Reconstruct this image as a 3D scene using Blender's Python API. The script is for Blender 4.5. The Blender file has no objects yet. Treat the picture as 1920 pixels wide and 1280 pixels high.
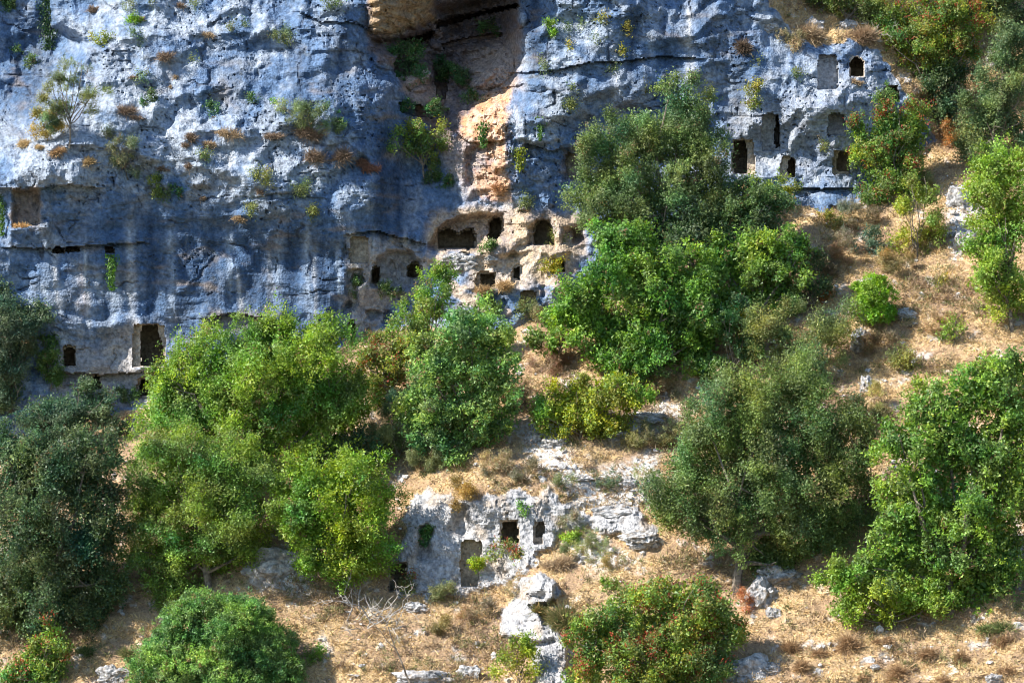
import bpy, bmesh, math, random, time
import numpy as np
from mathutils import Vector, Matrix
R = math.radians
T0 = time.time()
sc = bpy.context.scene
COL = sc.collection

# ------------------------------------------------------------------ camera, sky, sun, exposure
D = 100.0                      # metres from the camera to the plane y = 0
S = 1920 / 35.0                # photograph pixels per metre on that plane
cam_d = bpy.data.cameras.new('camera')
cam = bpy.data.objects.new('camera', cam_d)
COL.objects.link(cam)
cam.location = (0, -D, 0)
cam.rotation_euler = (R(90), 0, 0)
cam_d.sensor_fit = 'HORIZONTAL'
cam_d.angle = 2 * math.atan(17.5 / D)
cam_d.clip_start = 1.0
cam_d.clip_end = 600
sc.camera = cam

SUN = Vector((-0.71, -0.25, 0.66)).normalized()      # direction towards the sun
el = math.asin(SUN.z)
az = math.atan2(SUN.x, SUN.y)                          # clockwise from +Y
w = bpy.data.worlds.new('World'); sc.world = w; w.use_nodes = True
nt = w.node_tree
sky = nt.nodes.new('ShaderNodeTexSky'); sky.sky_type = 'NISHITA'; sky.sun_disc = False
sky.sun_elevation = el; sky.sun_rotation = az; sky.air_density = 1.2; sky.dust_density = 0.3; sky.ozone_density = 5.0
bg = nt.nodes['Background']; bg.inputs['Strength'].default_value = 0.105
nt.links.new(sky.outputs[0], bg.inputs['Color'])
sl = bpy.data.lights.new('sun', 'SUN'); sl.energy = 5.0; sl.angle = R(0.5); sl.color = (1.0, 0.94, 0.85)
so = bpy.data.objects.new('sun', sl); COL.objects.link(so)
so.rotation_euler = SUN.to_track_quat('Z', 'Y').to_euler()
sc.view_settings.view_transform = 'Standard'; sc.view_settings.look = 'None'
sc.view_settings.exposure = 1.1; sc.view_settings.gamma = 1.0
try: sc.view_settings.use_curve_mapping = False
except Exception: pass
sc.render.engine = 'CYCLES'
sc.cycles.max_bounces = 6; sc.cycles.diffuse_bounces = 3; sc.cycles.glossy_bounces = 2
sc.cycles.transmission_bounces = 4; sc.cycles.transparent_max_bounces = 4
sc.cycles.use_adaptive_sampling = True; sc.cycles.filter_width = 1.05

# ------------------------------------------------------------------ noise and polygon helpers
def perlin(x, y, seed=0):
    r = np.random.RandomState(seed)
    p = r.permutation(512); p = np.concatenate([p, p])
    ang = r.rand(512) * 2 * np.pi
    gx, gy = np.cos(ang).astype(np.float32), np.sin(ang).astype(np.float32)
    xi = np.floor(x).astype(np.int32); yi = np.floor(y).astype(np.int32)
    xf = (x - xi).astype(np.float32); yf = (y - yi).astype(np.float32)
    xi &= 511; yi &= 511; xj = (xi + 1) & 511; yj = (yi + 1) & 511
    u = xf * xf * xf * (xf * (xf * 6 - 15) + 10); v = yf * yf * yf * (yf * (yf * 6 - 15) + 10)
    def g(a, b, dx, dy):
        h = p[p[a] + b]; return gx[h] * dx + gy[h] * dy
    n00 = g(xi, yi, xf, yf); n10 = g(xj, yi, xf - 1, yf); n01 = g(xi, yj, xf, yf - 1); n11 = g(xj, yj, xf - 1, yf - 1)
    a = n00 + u * (n10 - n00); b = n01 + u * (n11 - n01)
    return (a + v * (b - a)) * 1.5
def fbm(x, y, o=4, seed=0, gain=0.5):
    t = 0; a = 1.0; f = 1.0; s = 0
    for i in range(o):
        t = t + a * perlin(x * f + 17.3 * i, y * f + 9.1 * i, seed + i); s += a; a *= gain; f *= 2.03
    return t / s
def ridged(x, y, o=4, seed=0, gain=0.5):
    t = 0; a = 1.0; f = 1.0; s = 0
    for i in range(o):
        t = t + a * (1 - 2 * np.abs(perlin(x * f + 5.7 * i, y * f + 3.3 * i, seed + i))); s += a; a *= gain; f *= 2.03
    return t / s
def sstep(a, b, x):
    t = np.clip((x - a) / (b - a), 0, 1); return t * t * (3 - 2 * t)
def sdf(U, V, poly):
    """signed distance in px, negative inside"""
    d = np.full(U.shape, 1e12); ins = np.zeros(U.shape, bool); n = len(poly)
    for i in range(n):
        ax, ay = poly[i]; bx, by = poly[(i + 1) % n]
        ex, ey = bx - ax, by - ay
        t = np.clip(((U - ax) * ex + (V - ay) * ey) / (ex * ex + ey * ey + 1e-9), 0, 1)
        d = np.minimum(d, (U - ax - t * ex) ** 2 + (V - ay - t * ey) ** 2)
        if ay != by:
            c = (ay > V) != (by > V)
            ins ^= c & (U < ex * (V - ay) / ey + ax)
    return np.sqrt(d) * np.where(ins, -1, 1)
def tps(pts):
    P_ = np.array(pts, float); X = P_[:, :2] / 500; n = len(P_)
    def k(r2): return np.where(r2 > 0, r2 * np.log(r2 + 1e-12), 0) * 0.5
    K = k(((X[:, None] - X[None]) ** 2).sum(-1)) + np.eye(n) * 2e-3
    Q = np.c_[np.ones(n), X]
    A = np.block([[K, Q], [Q.T, np.zeros((3, 3))]])
    sol = np.linalg.solve(A, np.r_[P_[:, 2], np.zeros(3)])
    def f(U, V):
        U = U / 500; V = V / 500
        o = sol[n] + sol[n + 1] * U + sol[n + 2] * V
        for i in range(n): o = o + sol[i] * k((U - X[i, 0]) ** 2 + (V - X[i, 1]) ** 2)
        return o
    return f

def blob(u, v, ru, rv): return np.exp(-(((U - u) / ru) ** 2 + ((V - v) / rv) ** 2))
# ------------------------------------------------------------------ grid of the rock face and hillside
def axis(a, b, step, ext):
    c = np.arange(a, b, step); g = []; x = 0; s = step
    while x < ext: s *= 1.25; x += s; g.append(x)
    g = np.array(g)
    return np.concatenate([a - g[::-1], c, c[-1] + g])
ua = axis(-70, 1990, 2.6, 1100); va = axis(-70, 1350, 2.6, 1000); _i = np.searchsorted(va, 735); _j = np.searchsorted(va, 1345)
va = np.concatenate([va[:_i], np.linspace(va[_i], va[_j], int((va[_j] - va[_i]) / 3.4))[:-1], va[_j:]])
U, V = np.meshgrid(ua, va)
nV, nU = U.shape
Uc = np.clip(U, -120, 2040); Vc = np.clip(V, -120, 1400)
M = 55.0                        # px per metre, for lengths on the surface

def hill_plane(u, v):
    k1 = 1.2 * (640 - v) / S - 0.28 * (u - 960) / S
    return k1 / (1 - k1 / D)
hill_off = tps([(0,640,0),(0,765,1.7),(150,770,1.7),(300,745,1.6),(330,860,.3),(0,880,.3),(480,700,.9),(650,640,1.1),(760,600,1.3),(850,580,1.6),(950,570,1.7),(1050,540,1.4),(1000,660,.2),(750,720,.2),(1150,560,.4),(1400,480,0),(1800,300,0),(1900,0,0),(1900,700,0),(1600,700,.2),(1300,760,.2),
    (1000,800,-.2),(800,860,-.5),(950,905,-1.5),(850,912,-1.3),(1040,905,-1.2),(760,930,-.5),(950,1100,1.5),(850,1105,1.5),(760,1110,1.1),(700,1130,.8),(1050,1010,.1),
    (1200,1000,-.2),(1000,1085,-.1),(980,1230,.7),(1060,1230,.6),(1060,1100,-.3),(850,1200,.9),(650,1200,.5),(600,1050,.1),(400,1000,0),(100,1000,0),(0,1280,0),(400,1280,.2),
    (1300,1280,.1),(1900,1280,0),(1600,1100,.3),(1400,1150,.4),(1900,1000,0),(-120,1400,0),(2040,1400,0),(2040,-120,0),(-120,640,0)])
y_h = hill_plane(U, V) + hill_off(Uc, Vc)
base = 2.4 + 0.10 * (640 - V) / S
cliff_off = tps([(0,0,3.0),(50,60,3.0),(40,150,2.4),(95,90,3.3),(20,225,1.8),(160,160,.2),(200,105,.5),(300,90,.8),(250,200,-.2),(400,85,.8),(400,165,.2),(550,70,.7),
    (550,150,.2),(630,110,.1),(200,20,1.8),(350,20,1.5),(500,0,1.2),(640,0,.6),(30,300,-1.0),(80,290,-1.0),(150,290,-.6),(15,340,-1.1),(100,340,-1.0),
    (300,265,-.3),(420,275,-.4),(550,275,-.5),(650,310,-.5),(700,340,-.2),(250,360,-.7),(400,350,-.9),(550,350,-1.0),(650,385,-.7),(50,450,-.9),(150,490,-.4),
    (300,480,-.3),(450,450,-.4),(600,450,-.4),(150,600,-.1),(300,600,-.1),(450,590,-.1),(600,590,-.1),(700,560,.2),(725,200,.3),(745,300,.5),(740,400,.3),(655,50,.1),
    (680,120,.3),(760,120,2.3),(850,60,4.0),(940,50,3.8),(800,200,2.2),(850,160,3.3),(900,130,3.3),(780,320,1.5),(850,330,1.3),(940,110,3.2),(962,150,1.6),(945,200,.5),(900,240,.8),
    (930,330,.6),(860,270,1.2),(850,430,.7),(930,420,.5),(800,420,.8),(960,440,.2),(880,520,.0),(950,520,-.1),(1020,500,.1),(950,570,-.5),(1000,570,-.4),
    (985,60,.5),(1030,60,-.2),(1100,60,-.3),(1200,60,-.3),(1320,60,0),(1000,125,.3),(1000,180,-.4),(1050,180,-.4),(1120,180,.0),(1200,180,.1),(1020,250,-.3),(1080,300,.5),
    (1000,300,.1),(1000,370,.2),(1150,300,.4),(1250,280,.3),(1300,350,.4),(1360,100,.3),(1360,200,.5),(1400,300,.3),(1430,130,.0),(1500,120,.4),(1480,200,-.2),
    (1560,200,-.3),(1600,120,.4),(1530,270,-.1),(1600,300,0),(1660,150,.6),(1700,220,.9),(1730,260,1.2),(1550,380,-.4),(1500,400,-.3),(1430,0,.5),(1480,50,.9),
    (1600,80,.8),(1750,350,1.4),(1900,200,3),(1900,600,3),(1400,600,1),(900,800,1),(300,800,.4),(-120,400,-.5),(-120,0,2.5),(-120,800,0),(700,-120,.3),(1200,-120,0),(800,-110,-.9),(870,-110,-1.1),(950,-110,-1.0),(850,-35,2.2),(930,-35,2.4),(750,-50,.9)])  # points above the frame: unseen brow added to cast shade on the cave
off = cliff_off(Uc, Vc)

# ---- cliff detail: bulges, strata, flutes, karst roughness
upper = sstep(420, 340, V + 30 * fbm(U / 90, V / 90, 2, 3)) * sstep(780, 700, U) + sstep(820, 950, U)
upper = np.clip(upper, 0, 1)
wx = U + 18 * fbm(U / 70, V / 70, 3, 41); wy = V + 18 * fbm(U / 70, V / 70, 3, 42)
det = 0.60 * fbm(wx / 230, wy / 190, 3, 10) + 0.50 * fbm(wx / 120, wy / 130, 3, 11)
det += (0.20 * upper + 0.05) * -ridged(wx / 75, wy / 85, 3, 12)
det += 0.12 * fbm(wx / 260, wy / 26, 4, 13)
det += 0.06 * (1 - 0.4 * upper) * ridged(wx / 40, wy / 300, 3, 14)
rough = sstep(-0.15, 0.4, fbm(U / 120, V / 90, 3, 15) + 0.3 * (upper - 0.5))
det += (0.010 + 0.042 * rough ** 1.5) * ridged(wx / 17, wy / 17, 4, 16, 0.6)
pits = sstep(0.28, 0.6, fbm(U / 9, V / 8, 2, 17)) * rough
det += 0.16 * pits
for per, amp, sd in ((95, .42, 18), (43, .20, 19)):
    ph = (V + 60 * fbm(U / 150, V / 220, 3, sd) + .22 * U) / per
    cell = np.floor(ph); t = ph - cell
    prof = np.where(t < .78, -t / .78, -(1 - t) / .22)           # comes forward going down, then an undercut
    am = np.clip(fbm(U / 110 + cell * 3.7, cell * 1.9 + V / 400, 3, sd + 5) + .12, 0, 1)
    det += amp * (.25 + .75 * upper) * am * prof * 1.6
y_c = base + off + det

def lip(poly, d, h, taper=22):
    global y_c
    p = np.array(poly, float)
    vl = np.interp(U, p[:, 0], p[:, 1]) + 4 * fbm(U / 18, U * 0, 3, int(p[0, 0]) % 50)
    e = sstep(p[0, 0] - taper, p[0, 0] + taper, U) * sstep(p[-1, 0] + taper, p[-1, 0] - taper, U)
    y_c = y_c + d * e * np.where(V > vl, np.exp(-(V - vl) / h), 0)
def ledge(poly, d, h, taper=30):
    """a nose of rock: slopes back above the line, undercut below it"""
    global y_c
    p = np.array(poly, float); sd_ = int(abs(p[0, 0])) % 50
    vl = np.interp(U, p[:, 0], p[:, 1]) + 9 * fbm(U / 30, V / 60, 3, sd_)
    e = sstep(p[0, 0] - taper, p[0, 0] + taper, U) * sstep(p[-1, 0] + taper, p[-1, 0] - taper, U) * (.75 + .5 * fbm(U / 40, V / 40, 2, sd_ + 3))
    t = V - vl
    y_c = y_c - d * e * np.where(t < 0, np.exp(t / h), np.exp(-t / (h * .55)) * (1 - .0 * t))
lip([(-100,352),(60,354),(130,345),(180,352)], .55, 45)
lip([(15,463),(90,466),(180,459),(270,455)], .40, 22)
lip([(60,690),(110,697),(200,702),(330,692)], .50, 22)
lip([(965,137),(1040,132),(1100,118),(1170,115),(1240,105),(1310,110)], .38, 16)
lip([(390,597),(430,586),(490,594)], .40, 12, 8)
lip([(650,440),(700,432),(795,456)], .45, 24, 8)
lip([(1360,342),(1480,352),(1610,354)], .45, 12)
lip([(1480,414),(1605,410)], .45, 14)
lip([(470,372),(520,362),(600,372)], .15, 12)
lip([(560,22),(600,40),(660,42),(700,60)], .30, 25)
lip([(940,165),(965,162),(985,158)], .2, 18, 6)
lip([(985,268),(1030,282),(1080,275)], .4, 26, 8)
lip([(860,250),(880,268),(945,262)], .4, 28, 8)
ledge([(125,160),(170,105),(230,74),(330,64),(420,62),(600,52)], .65, 40)
ledge([(335,252),(420,242),(480,242),(560,227),(640,257),(718,318)], .60, 40)
ledge([(205,205),(270,218),(350,266)], .35, 35)
ledge([(-100,268),(30,268),(130,268),(240,277),(305,302)], .75, 45)
ledge([(15,432),(80,424),(95,424)], .5, 60, 6)
ledge([(1525,172),(1570,176),(1650,172)], .45, 60)
ledge([(1360,334),(1410,330),(1500,334)], .3, 14)
ledge([(255,690),(320,688)], .2, 10, 6)
ledge([(850,480),(900,476),(1000,470),(1090,476)], .4, 20)
ledge([(820,545),(920,541),(1060,541)], .5, 40, 12)

# ---- slope above the cliff top and right of the cliff
top_poly = [(1380,-1300),(1425,-20),(1480,52),(1530,90),(1600,74),(1650,97),(1700,178),(1748,238),(1766,345),(1770,520),(4000,520),(4000,-1300)]
dt = sdf(U + 10 * fbm(U / 25, V / 25, 2, 77), V + 10 * fbm(U / 25, V / 25, 2, 78), top_poly)
y_c = y_c + np.where(dt < 0, 1.0 * (-dt) / M, 0)
y_c = y_c + 0.35 * sstep(-40, 0, -np.abs(dt)) * 0

# ---- natural hollows
def hollow(poly, d, soft, seed=0):
    global y_c
    s = sdf(U + 5 * fbm(U / 14, V / 14, 3, 60 + seed), V + 5 * fbm(U / 14, V / 14, 3, 90 + seed), poly)
    y_c = y_c + d * sstep(0, soft, -s)
    return s
hollow([(812,12),(900,-10),(975,-60),(976,60),(930,46),(900,70),(830,78)], 1.0, 20, 1)
hollow([(-200,-200),(108,-200),(112,40),(185,78),(138,118),(120,160),(104,215),(78,258),(-200,284)], 1.5, 22, 14)
0 and hollow([(72,-60),(108,-60),(112,60),(100,118),(84,110),(76,40)], .35, 22, 15)
cv = np.clip(blob(845, 60, 120, 110), 0, 1)
og = np.clip(blob(920, 270, 50, 110), 0, 1)
tq_ = fbm(U / 34 + V / 70, V / 26 - U / 90, 3, 179) * 5; y_c = y_c + og * .30 * (np.floor(tq_) + sstep(.75, 1, tq_ - np.floor(tq_))) / 3
y_c = y_c + og * (-.22 * ridged(U / 26 + V / 90, V / 22, 4, 177) + .18 * fbm(U / 18, V / 14, 3, 178))
y_c = y_c + cv * (.75 * ridged(U / 70 + V / 160, V / 42 - U / 400, 4, 171) * -1 + .25 * fbm(U / 30, V / 24, 4, 172))
s_b = sdf(U + 8 * fbm(U / 20, V / 20, 3, 173), V + 8 * fbm(U / 20, V / 20, 3, 174), [(688,-100),(822,-100),(818,30),(800,50),(745,60),(700,66),(686,50)])
y_c = y_c - 1.3 * np.sqrt(np.clip(-s_b, 0, 60) / 60)
for bx_, by_, br_, bd_ in ((785,153,26,.5),(800,186,34,.6),(905,120,60,.7),(965,35,26,.6),(730,105,34,.5)):
    y_c = y_c - bd_ * np.sqrt(np.clip(1 - ((U - bx_) / br_) ** 2 - ((V - by_) / br_ / .8) ** 2, 0, 1))
fr = sstep(8, -8, sdf(U, V, [(660,436),(800,440),(800,478),(770,466),(722,468),(695,500),(690,470)]))
y_c = y_c + fr * (.22 * ridged(U / 22, V / 120, 2, 175) - .1)
hollow([(690,68),(745,66),(815,52),(812,95),(740,110),(700,100)], .9, 16, 2)
hollow([(800,462),(815,430),(840,410),(870,400),(950,394),(957,450),(940,456),(900,470),(805,472)], 1.0, 12, 3)
hollow([(985,462),(992,425),(1005,408),(1035,410),(1045,462)], .5, 8, 4)
hollow([(1048,462),(1050,425),(1090,415),(1105,450),(1080,465)], .5, 14, 5)
hollow([(690,540),(698,492),(722,466),(770,464),(793,490),(797,540),(740,548)], .7, 12, 6)
hollow([(20,430),(22,355),(72,352),(78,380),(76,424)], .55, 6, 7)
hollow([(645,505),(668,500),(674,560),(668,585),(648,580)], .4, 8, 8)
for hx, hy, ha, hb, hd in ((672,520,14,20,.35),(652,580,12,18,.3),(700,590,18,12,.35),(730,596,14,16,.3),(690,632,14,18,.35),(840,500,14,9,.3),(872,478,16,8,.3),(962,478,14,9,.25),(1082,446,12,14,.3),(905,566,12,12,.25),(945,568,10,12,.25),(1020,545,10,14,.25),(985,398,14,9,.3),(735,500,10,12,.2),(648,470,8,16,.25),(1000,275,26,9,.25),(1085,262,14,9,.3)):
    hollow([(hx + ha * math.cos(q) * (1 + .25 * math.sin(3 * q + hx)), hy + hb * math.sin(q)) for q in np.linspace(0, 6.28, 12)[:-1]], hd, 6, hx % 30)
hollow([(1055,345),(1052,290),(1065,272),(1100,275),(1110,330),(1095,345)], .35, 12, 9)
hollow([(952,262),(968,255),(1000,262),(1005,300),(960,305)], .35, 12, 10)
hollow([(1552,395),(1556,384),(1592,382),(1594,412),(1550,412)], .5, 5, 11)
hollow([(862,300),(880,262),(935,258),(940,300),(925,345),(890,365),(870,355)], .5, 20, 12)

# ---- hillside detail
hn = 0.55 * fbm(U / 230, V / 130, 4, 21) + 0.16 * fbm(U / 60, V / 36, 4, 22) + 0.06 * fbm(U / 16, V / 11, 3, 23)
hn += 0.10 * ridged(U / 120, V / 34, 3, 24)
# lower outcrop: rock face below the slope
OUT = [(745,1120),(738,1060),(758,985),(768,935),(800,918),(845,922),(862,948),(884,940),(930,924),(985,920),(1030,916),(1052,945),(1066,985),(1040,1018),(1012,1050),(975,1075),(950,1098),(900,1110),(840,1116)]
OUT2 = [[(1030,925),(1060,940),(1100,955),(1110,985),(1060,1000),(1020,985)], [(1092,965),(1120,958),(1190,952),(1228,985),(1240,1018),(1200,1030),(1150,1000),(1110,995)], [(968,1080),(1010,1074),(1044,1088),(1040,1128),(1010,1140),(1024,1168),(1064,1192),(1072,1300),(1000,1300),(1004,1222),(985,1204),(936,1194),(942,1138),(972,1120)]]
ou, ov = U + 22 * fbm(U / 34, V / 34, 4, 31), V + 22 * fbm(U / 34, V / 34, 4, 32)
so_ = sdf(ou, ov, OUT)
for q_ in OUT2: so_ = np.minimum(so_, sdf(ou, ov, q_))
rockw = sstep(6, -10, so_)
on = 0.30 * fbm(wx / 95, wy / 95, 4, 33) - 0.12 * ridged(wx / 48, wy / 60, 4, 34) + (0.05 + .05 * (V > 1070)) * ridged(wx / 16, wy / 16, 4, 35, .6) + 0.09 * pits + .12 * (V > 1060) * fbm(U / 24, V / 20, 3, 36)
y_h = y_h + hn * (1 - rockw * .8) + rockw * (on - 0.16)
def hpush(poly, d, soft, seed=0):
    global y_h
    s = sdf(U + 6 * fbm(U / 18, V / 18, 3, 160 + seed), V + 6 * fbm(U / 18, V / 18, 3, 190 + seed), poly)
    y_h = y_h + d * sstep(0, soft, -s)
hpush([(778,1050),(783,985),(800,975),(815,990),(812,1045),(795,1062)], .5, 14, 1)
hpush([(835,1000),(842,950),(860,935),(885,945),(890,1005),(865,1015)], .45, 20, 2)
for q_ in OUT2[2:]: hpush(q_, -.38, 8, 3)
hpush([(985,1132),(1040,1120),(1046,1136),(1000,1150)], .4, 6, 5); hpush([(990,1205),(1040,1190),(1050,1206),(1005,1222)], .4, 6, 6)
hpush([(985,1110),(1025,1108),(1030,1128),(990,1128)], .5, 10, 4)

hill_above = dt < 0
isH = (y_h < y_c)
k = 0.35
hh = np.clip(0.5 + 0.5 * (y_h - y_c) / k, 0, 1)
Y = y_h * (1 - hh) + y_c * hh - k * hh * (1 - hh)
above_n = 0.25 * fbm(U / 80, V / 50, 4, 51) + .05 * fbm(U / 14, V / 12, 3, 52)
Y = Y + np.where(hill_above & ~isH, above_n * sstep(0, 30, -dt), 0)
region = np.where(isH, np.where(so_ < 0, 2, 1), np.where(hill_above, 1, 0)).astype(np.int8)      # 0 cliff, 1 hillside, 2 outcrop

# ------------------------------------------------------------------ rock-cut tombs: pockets in the face
PU = U.copy(); PV = V.copy()
tomb_id = np.full(U.shape, -1, np.int16)
TOMBS = []                       # (label, parent region)
Y0 = Y.copy()
def box(u0, v0, u1, v1, sk=0, sb=0):
    return [(u0 + 2, v0), ((u0 + u1) / 2, v0 - 1), (u1 - 2, v0 + 1), (u1 + sk * .5, (v0 + v1) / 2), (u1 + sk, v1), (u0 + sb, v1 + 1), (u0 - 1 + sb * .5, (v0 + v1) / 2)]
def tomb(label, outer, d0, inner=None, d1=1.8, parent=0, own=True):
    """outer polygon sunk d0 with a flat back, inner polygon (doorway) sunk d1 more"""
    i = len(TOMBS)
    if own: TOMBS.append((label, parent))
    for lvl, (poly, d) in enumerate(((outer, d0), (inner, d1))):
        if poly is None: continue
        p = np.array(poly, float)
        c0, c1 = np.searchsorted(ua, [p[:, 0].min() - 9, p[:, 0].max() + 9]); r0, r1 = np.searchsorted(va, [p[:, 1].min() - 9, p[:, 1].max() + 9])
        sl_ = (slice(r0, r1), slice(c0, c1))
        u, v = U[sl_], V[sl_]
        wob = lambda s: 1.5 * fbm(u / 9, v / 9, 2, s)
        s = sdf(u + wob(i), v + wob(i + 40), poly)
        ins = s < 0
        if lvl == 0:
            yb = np.median(Y[sl_][ins]) if ins.any() else 0
            Y[sl_] = np.where(ins, 0.35 * Y[sl_] + 0.65 * yb + d + .03 * fbm(u / 12, v / 12, 3, i + 7), Y[sl_])
        else:
            Y[sl_] = np.where(ins, Y[sl_] + d, Y[sl_])
        gv, gu = np.gradient(s, va[r0:r1], ua[c0:c1])
        near = np.abs(s) < 1.3
        PU[sl_] -= np.where(near, s * gu, 0); PV[sl_] -= np.where(near, s * gv, 0)
        if lvl == 0 and own: tomb_id[sl_] = np.where(ins, i, tomb_id[sl_])
tomb('large dark rectangular doorway above the pale ledge at the foot of the blue stained and shaded wall', box(249,608,310,688,2), .35, box(264,611,296,684,15,2), 2.4)
tomb('small dark doorway beside the hanging green creeper, under the wavy pale ledge', box(118,648,143,686,-2), .25, box(121,652,140,685), 1.8)
tomb('narrow dark opening just below the pale ledge', box(170,702,190,730), .2, box(173,706,188,728), 1.5)
tomb('small square dark opening under the ledge right below the large doorway', box(258,708,282,742), .2, box(262,713,280,741), 1.8)
tomb('low dark slot in the horizontal crack of the wall, nearer the golden grass', box(99,463,121,474), .6, box(101,464,119,473), 1)
tomb('longer low dark slot in the horizontal crack of the wall', box(123,462,150,472), .6, box(125,463,149,471), 1)
tomb('small dark hole just above the bright green hanging plant', box(196,462,214,474), .5, box(199,463,212,472), .8)
tomb('shallow square niche with a tan back beside the draped rock fringe', box(656,444,692,492,-2), .45)
tomb('narrow dark arched doorway at the near side of the rounded alcove', [(697,532),(696,505),(702,497),(710,500),(712,532),(704,536)], .5, [(699,529),(698,508),(703,501),(708,505),(709,528)], 1.2)
tomb('dark rounded doorway at the far side of the rounded alcove', [(764,520),(764,498),(772,491),(784,491),(791,500),(788,522)], .4, [(767,518),(767,501),(774,495),(783,495),(787,502),(785,519)], 1.4)
tomb('tall narrow dark slit low on the wall above the light green tree', box(652,600,667,642), .3, box(654,603,665,640), 1.5)
tomb('wide low dark cave mouth under the ochre arched overhang', [(820,468),(821,432),(835,426),(848,430),(858,437),(876,428),(888,428),(894,445),(892,468)], .7, [(823,465),(824,436),(836,430),(848,434),(858,441),(876,432),(886,432),(890,445),(888,465)], 1.5)
tomb('dark pointed cave mouth beside the pale rock lump', [(914,447),(918,412),(930,403),(943,412),(944,432),(932,450)], .6, [(917,444),(921,414),(930,407),(940,414),(941,431),(931,446)], 1.6)
tomb('brown rounded cave mouth between the pale lump and the tall green tree', [(999,458),(1002,420),(1012,412),(1028,412),(1037,425),(1038,460)], .4, [(1002,456),(1005,424),(1013,416),(1027,416),(1033,427),(1034,457)], 1.5)
tomb('dark square opening in the sunlit ochre rock above the golden grass', [(890,540),(893,512),(908,508),(930,512),(931,540)], .4, [(900,537),(902,514),(912,512),(926,515),(926,536)], 1.2)
tomb('small double hole in the sunlit ochre rock', [(958,528),(960,503),(968,494),(978,498),(977,528)], .25, [(962,522),(963,506),(970,500),(975,503),(974,523)], 1.0)
tomb('shallow olive shaded niche in the grey block below the golden grass', box(975,546,1006,586,2), .6)
tomb('dark square niche in the pale rock beside the yellow shrub', box(1035,486,1060,512), .35, box(1040,488,1058,508), .9)
tomb('oval tan niche in the grey hollow beside the tall green tree', [(1064,330),(1060,300),(1066,286),(1077,288),(1085,310),(1082,334),(1072,337)], .35)
tomb('wide shallow niche high on the necropolis rock', box(1533,104,1572,168,-2), .75)
tomb('small dark window with rounded top and a dry tuft on its sill', [(1592,143),(1592,112),(1598,106),(1614,107),(1621,114),(1622,144)], .18, [(1594,141),(1594,115),(1600,109),(1613,110),(1619,117),(1619,142)], 1.9)
tomb('dark opening overgrown with leaves near the edge of the cliff', box(1658,160,1686,192), .25, box(1662,163,1683,190), 1.5)
tomb('tall pale doorway niche with a dark slot along one side', box(1428,214,1462,281,2), .55, box(1454,217,1460,276,2), 1.2)
tomb('dark doorway beside the tall green tree', box(1373,261,1414,326,2), .3, box(1376,264,1399,323,2), 2.0)
tomb('squat opening with a pale side below the tall doorway niche', box(1464,294,1492,331), .35, box(1478,297,1491,330), 1.4)
tomb('shallow grey square niche in the middle of the necropolis rock', box(1553,214,1584,254), .7)
tomb('pale framed brown opening beside the red berried shrub', box(1563,283,1594,327), .3, box(1571,285,1592,321), 1.0)
tomb('small dark hole among green leaves at the foot of the necropolis', box(1414,360,1442,384), .4, box(1418,362,1439,382), 1.2)
tomb('square dark window in the sunlit white outcrop', box(937,974,974,1018,-1), .22, box(941,978,971,1014,-1), 1.8, 2)
tomb('small brown backed niche beside the square dark window', box(1000,978,1023,1018,-6), .25, box(1006,980,1022,1006,-3), .5, 2)
tomb('tall tan niche below the square dark window', box(864,1014,906,1097,-10), .50, None, 0, 2)
tomb('dark doorway at the foot of the outcrop under the green tree', box(729,1053,764,1106), .3, box(732,1057,761,1104), 1.8, 2)
tomb('', [(748,74),(790,66),(815,58),(812,70),(790,86),(765,88)], .6, [(752,76),(790,69),(811,62),(808,70),(788,82),(768,84)], 1.0, own=False)
tomb('', [(815,42),(850,30),(900,20),(972,6),(973,15),(905,30),(860,44),(818,54)], .3, [(819,45),(852,33),(902,23),(969,9),(970,13),(905,27),(860,41),(822,51)], 1.6, own=False)
tomb('', [(828,82),(880,70),(944,60),(940,68),(885,80),(832,92)], .4, None, 0, own=False)
tomb('', [(738,120),(748,100),(776,98),(782,125),(768,140),(744,145)], .8, None, 0, own=False)
tomb('', [(812,120),(832,112),(840,150),(836,185),(820,190)], .7, None, 0, own=False)
tomb('', [(748,190),(800,200),(842,205),(836,222),(790,220),(752,212)], .6, None, 0, own=False)
tomb('', [(390,612),(400,592),(440,590),(480,594),(470,606),(430,620)], .5, None, own=False)

def ysurf(u, v):
    u = np.atleast_1d(np.asarray(u, float)); v = np.atleast_1d(np.asarray(v, float))
    i = np.clip(np.searchsorted(ua, u) - 1, 0, nU - 2); j = np.clip(np.searchsorted(va, v) - 1, 0, nV - 2)
    a = (u - ua[i]) / (ua[i + 1] - ua[i]); b = (v - va[j]) / (va[j + 1] - va[j])
    return (Y0[j, i] * (1 - a) + Y0[j, i + 1] * a) * (1 - b) + (Y0[j + 1, i] * (1 - a) + Y0[j + 1, i + 1] * a) * b
def P3(u, v, y):
    u = np.asarray(u, float); v = np.asarray(v, float); y = np.asarray(y, float)
    kk = (D + y) / D
    return np.stack([(u - 960) / S * kk, y + 0 * kk, (640 - v) / S * kk], -1)

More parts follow.
